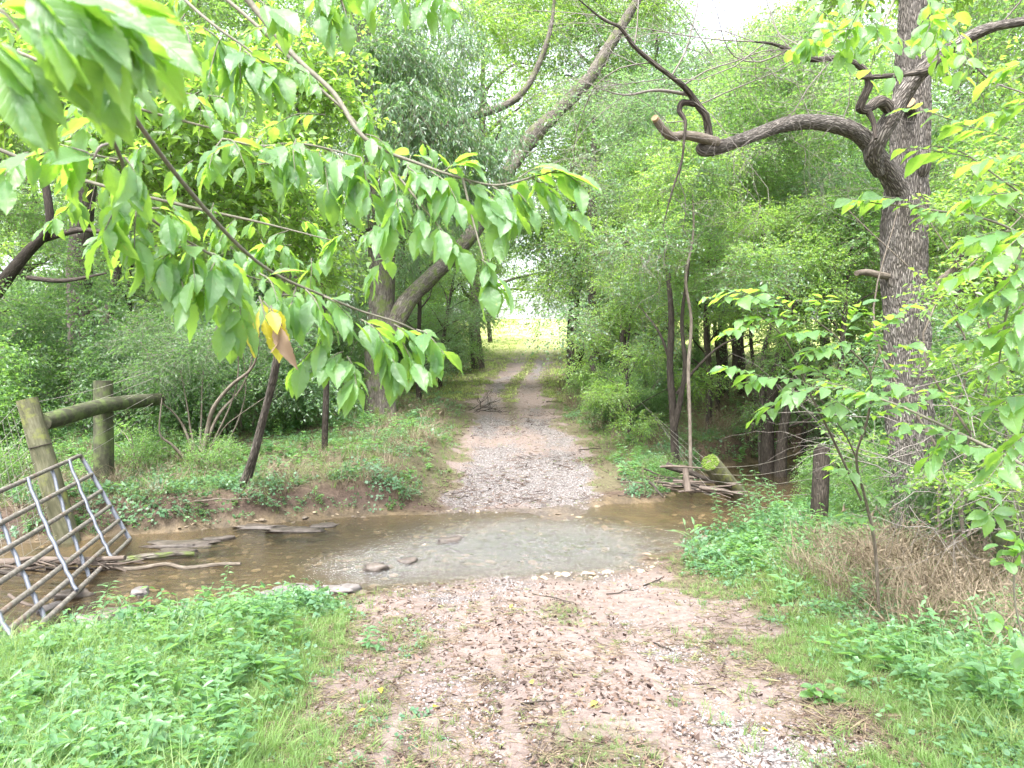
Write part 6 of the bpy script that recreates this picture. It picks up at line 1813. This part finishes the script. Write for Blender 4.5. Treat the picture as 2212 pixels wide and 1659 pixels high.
def rock(label, u, d, sx, sy, sz, rz, mat, dz=0.0, name='flat_stone', z=None):
    p = gp(u, d)
    zz = (z if z is not None else p[2]) + dz
    g = Geo(); n, m = 9, 14
    th = np.linspace(0, 2 * math.pi, m, endpoint=False); ph = np.linspace(.02, math.pi - .02, n)
    T, Fh = np.meshgrid(th, ph)
    q = np.stack([np.cos(T) * np.sin(Fh), np.sin(T) * np.sin(Fh), np.cos(Fh)], -1)
    q = np.sign(q) * np.abs(q) ** 0.75
    q = q * (1 + .9 * (vnoise(q * 1.8 + u, 3)[..., None] - .5) + .5 * (vnoise(q * 4 + u, 4)[..., None] - .5)) * [sx, sy, sz]
    i, j = np.meshgrid(np.arange(n - 1), np.arange(m), indexing='ij')
    f = np.stack([i * m + j, (i + 1) * m + j, (i + 1) * m + (j + 1) % m, i * m + (j + 1) % m], -1).reshape(-1, 4)
    g.add(q.reshape(-1, 3), f, 0, q.reshape(-1, 3))
    o = g.obj(name, [M[mat]]); o.location = (p[0], p[1], zz); o.rotation_euler = (0, 0, rz)
    tag(o, label, 'stone'); return o


M['rock_wet'] = simple_mat('wet_rock', (0.035, 0.028, 0.022), (0.12, 0.10, 0.085), 9, 0.5, 0.02, spec=.35)
M['rock_dry'] = simple_mat('dry_rock', (0.065, 0.058, 0.053), (0.17, 0.155, 0.148), 9, 0.8, 0.01)
for (lab, u, d, sx, sy, sz, rz, mt) in (
        ('large flat wet slab in the creek right of the gate', 395, 9.1, .42, .16, .035, .2, 'rock_wet'), ('smaller flat slab just in front of the large wet slab', 380, 8.7, .22, .10, .03, -.1, 'rock_wet'),
        ('flat slab by the far bank above the creek ripple', 640, 9.9, .35, .12, .03, .1, 'rock_wet'), ('low slab at the foot of the far bank left of the ford', 560, 10.1, .28, .1, .03, 0, 'rock_wet'),
        ('flat pale stone on the near creek bank', 640, 7.15, .24, .14, .04, .3, 'rock_dry'), ('second pale stone on the near bank beside the grass', 735, 7.2, .16, .1, .035, -.2, 'rock_dry'), ('pale slab at the water edge left of the pale stones', 590, 7.05, .18, .1, .03, .5, 'rock_dry'),
        ('flat grey slab in shallow water below the gate', 345, 6.45, .26, .10, .035, .3, 'rock_dry'), ('dark slab in the mud right of the goldenrod', 375, 6.1, .24, .08, .035, .5, 'rock_wet'), ('dark stone in the water under the gate end', 255, 6.5, .2, .12, .04, .1, 'rock_wet'),
        ('dark wet rock breaking the current near the near edge of the ford', 810, 7.95, .14, .09, .05, .1, 'rock_wet'), ('wet rock breaking the current in mid ford', 972, 9.3, .16, .08, .045, .4, 'rock_wet'), ('small wet rock left of the mid-ford rock', 880, 8.3, .1, .07, .035, .9, 'rock_wet'),
        ('wet stone at the edge of the far mud flat', 700, 10.2, .16, .08, .03, .2, 'rock_wet'), ('wet stone cluster piece near the creek bend', 470, 9.4, .2, .08, .03, .6, 'rock_wet')):
    s0 = creek_s(np.array([gp(u, d)[0]]), np.array([d]))[0][0]
    rock(lab, u, d, sx, sy, sz, rz, mt, z=(WL + .005 if s0 < 0.05 else None))
for i, (lab, u, d, sx, sz) in enumerate((('small dark stone in the mud nearest the gate foot', 150, 5.9, .12, .04), ('grey stone half buried at the left mud margin', 210, 5.95, .16, .04), ('brown stone between the gate and the goldenrod', 180, 6.3, .1, .035),
                                         ('flat dark stone beside the thin-stemmed weed', 330, 6.15, .15, .03), ('little wet stone out in the left pool', 300, 7.1, .12, .04), ('rounded wet stone left of the pale branch tip', 150, 7.0, .14, .045), ('low stone breaking the water under the gate bars', 100, 6.6, .13, .04))):
    rock(lab, u, d, sx, sx * .6, sz, i * 1.3, 'rock_wet' if i % 2 else 'rock_dry', z=(WL + .01 if creek_s(gp(u, d)[0:1], np.array([d]))[0][0] < .05 else None))
# sticks lying on the track
for (lab, a, b, w) in (('forked stick on the near track edge by the right grass', (1390, 1230, 7.2), (1430, 1212, 7.6), .008), ('thin stick on the wet near edge of the ford', (1310, 1247, 7.0), (1380, 1240, 7.15), .006),
                       ('short stick on the right of the near track', (1412, 1385, 5.3), (1450, 1405, 5.1), .008), ('bent stick on the right verge of the track', (1520, 1400, 5.2), (1610, 1408, 5.1), .006),
                       ('stick lying in the middle foreground', (1125, 1550, 3.95), (1200, 1553, 3.93), .006), ('thin stick near the grass patch in the track', (1150, 1262, 6.8), (1240, 1283, 6.5), .005),
                       ('stick on the far ramp edge', (1335, 1068, 12.1), (1385, 1064, 12.3), .011), ('small stick on the far gravel', (1250, 955, 16), (1300, 958, 16), .012), ('twig on the upper track', (1180, 850, 24), (1215, 852, 24), .014)):
    A = P(*a); B = P(*b)
    A[2] = ground_z(A[0:1], A[1:2])[0] + .012; B[2] = ground_z(B[0:1], B[1:2])[0] + .012
    stick('stick', lab, A, B, w, 'bark_dark', wob=.08)
gl = Geo(); c = gp(1040, 22)
for k in range(9): bare_twigs(gl, c + [r.normal() * .3, r.normal() * .3, .05], np.array([r.normal(), r.normal() * .5, .3 * r.random()]), .9, .012, 1, r, 0, 0, .25, 4, .6)
o = gl.obj('brush_pile', [M['bark_dark']], None, off=c); o.location = c; tag(o, 'small heap of dead twigs at the left edge of the upper track', 'twigs')
# fallen yellow leaves on the track and grass
for i, (u, v, d) in enumerate(((905, 1248, 7.1), (1105, 1292, 6.35), (935, 1548, 3.95), (820, 1520, 4.15), (1150, 1505, 4.2), (1645, 1605, 3.62), (1795, 1535, 4.0), (790, 1560, 3.85), (1290, 1560, 3.9), (1235, 1640, 3.4))):
    p = P(u, v, d); p[2] = ground_z(p[0:1], p[1:2])[0] + .02
    if i == 0: p[2] = WL + .012
    o = bpy.data.objects.new('fallen_leaf', NY[i % 2] if i != 9 else ND[0]); COL.objects.link(o)
    o.location = p; o.scale = (.055,) * 3; o.rotation_euler = (r.normal() * .2, r.normal() * .2, r.random() * 6)
    tag(o, ('yellow leaf floating at the near edge of the ford', 'yellow leaf on the track just past the ford edge', 'pale yellow leaf in the foreground left of the middle', 'yellow leaf at the left grass margin', 'small yellow leaf in the middle of the near track', 'yellow leaf near the bottom right of the track',
            'yellow leaf on the right grass verge', 'yellow leaf among the left foreground grass', 'leaf lying beside the foreground stick', 'brown curled leaf at the bottom middle of the track')[i], 'leaf')


# ================================================================== individual plants in the foreground
def stem_plant(name, label, u, d, h, lean, n, L, meshes, cat='plant', stems=1, spread=.05, rise=.15, droop_top=False, seed=1):
    rr = np.random.default_rng(seed)
    b = gp(u, d)
    e = empty(name, b); tag(e, label, cat)
    for s in range(stems):
        a = rr.random() * 6.28
        o0 = b + np.array([math.cos(a), math.sin(a), 0]) * spread * rr.random() - [0, 0, .02]
        ln = np.array([lean[0] + rr.normal() * .12, lean[1] + rr.normal() * .12, 1.0]) * h * (0.75 + .35 * rr.random())
        mid = o0 + ln * .5 - np.array([lean[0], lean[1], -.1]) * h * .15
        end = o0 + ln
        ptsl = [o0, mid, end]
        if droop_top: ptsl += [end + np.array([lean[0] * h * .5 + .12, 0, -.04]), end + np.array([lean[0] * h * .6 + .22, 0, -.16])]
        g = Geo(); p, _ = tube(g, ptsl, np.linspace(.0035, .0015, len(ptsl)), 5, 6, 0, cap=False)
        g.obj('stem', [M['weed']], e, off=b)
        for k in range(n):
            t = .18 + .82 * (k + .5) / n; f = t * (len(p) - 1); i = min(int(f), len(p) - 2)
            q = p[i] + (p[i + 1] - p[i]) * (f - i)
            th = k * 2.4 if L < .12 and meshes is NG else (k // 2) * 1.57 + (k % 2) * math.pi
            ax = np.array([math.cos(th), math.sin(th), rise + rr.normal() * .15])
            if droop_top and t > .6: ax[2] -= .9
            put_leaf(e, b, meshes, q, ax, np.array([0, -.15, 1.0]) + rr.normal(size=3) * .15, L * (.6 + .5 * rr.random()) * (1.15 - .55 * t), rr)
    return e


stem_plant('goldenrod', 'leaning tall plant with narrow leaves all up its stem at the gate end', 222, 5.55, .62, (.22, 0), 46, .13, NG, seed=1, rise=.3)
stem_plant('goldenrod', 'arching narrow-leaved plant whose tip hangs down over the creek mud', 285, 5.75, .42, (-.15, 0), 44, .10, NG, seed=2, droop_top=True)
stem_plant('weed', 'bright upright weed standing out over the water right of the pale branch', 468, 6.6, .5, (.1, 0), 26, .075, NW, seed=3, stems=2)
stem_plant('weed', 'thin-stemmed weed with small leaves at the creek edge', 425, 6.0, .42, (0, 0), 16, .07, NW, seed=4, stems=2)
stem_plant('weed', 'broad-leaved weed at the top of the near grass bank', 440, 5.5, .36, (.1, 0), 12, .10, NR, seed=5, stems=2)
stem_plant('weed', 'bushy clump of pointed leaves in the middle of the left grass', 590, 5.1, .34, (0, 0), 14, .085, NW, seed=6, stems=6, spread=.18)
stem_plant('weed', 'light clump of weeds beside the pale stones', 640, 6.0, .30, (0, 0), 12, .075, NW, seed=7, stems=5, spread=.15)
stem_plant('weed', 'weed with wide leaves in the left foreground', 300, 4.0, .28, (.05, 0), 10, .095, NR, seed=8, stems=2)
stem_plant('weed', 'small weed in the left bottom corner', 60, 3.9, .22, (0, 0), 10, .08, NW, seed=9, stems=3)
stem_plant('weed', 'grey-green weed at the left edge of the track', 790, 5.0, .18, (.1, 0), 10, .08, NW, seed=10, stems=3, spread=.1)
stem_plant('weed', 'weed with pale leaves at the lower left near the frame bottom', 470, 3.7, .2, (0, 0), 10, .085, NW, seed=11, stems=3)
stem_plant('weed', 'leafy weed under the gate at the left border', 60, 5.4, .28, (0, 0), 10, .08, NR, seed=12, stems=2)
stem_plant('weed', 'pale broad-leaved weed on the right verge', 1780, 3.95, .12, (0, 0), 6, .10, NR, seed=13, stems=3, rise=.05)
stem_plant('weed', 'tall leafy weed at the right verge below the dry grass', 2040, 4.5, .34, (-.1, 0), 12, .10, NW, seed=14, stems=2)
stem_plant('weed', 'weed with big leaves at the bottom right border', 2150, 3.8, .32, (-.1, 0), 12, .11, NW, seed=15, stems=3)
stem_plant('reed', 'arching broad grass blade standing at the right water edge', 1505, 7.9, .45, (-.1, 0), 8, .26, NG, seed=16, stems=2, rise=.9)
stem_plant('jewelweed', 'tall silvery leafy weeds beside the dark creek post', 1640, 9.2, .75, (-.1, 0), 26, .09, NW, seed=17, stems=6, spread=.35)
stem_plant('jewelweed', 'silvery weeds spilling toward the water below the mossy post', 1600, 8.6, .55, (-.2, 0), 22, .08, NW, seed=18, stems=6, spread=.35)
stem_plant('jewelweed', 'lush weeds at the right water margin', 1700, 8.4, .6, (-.1, 0), 22, .085, NW, seed=19, stems=6, spread=.35)
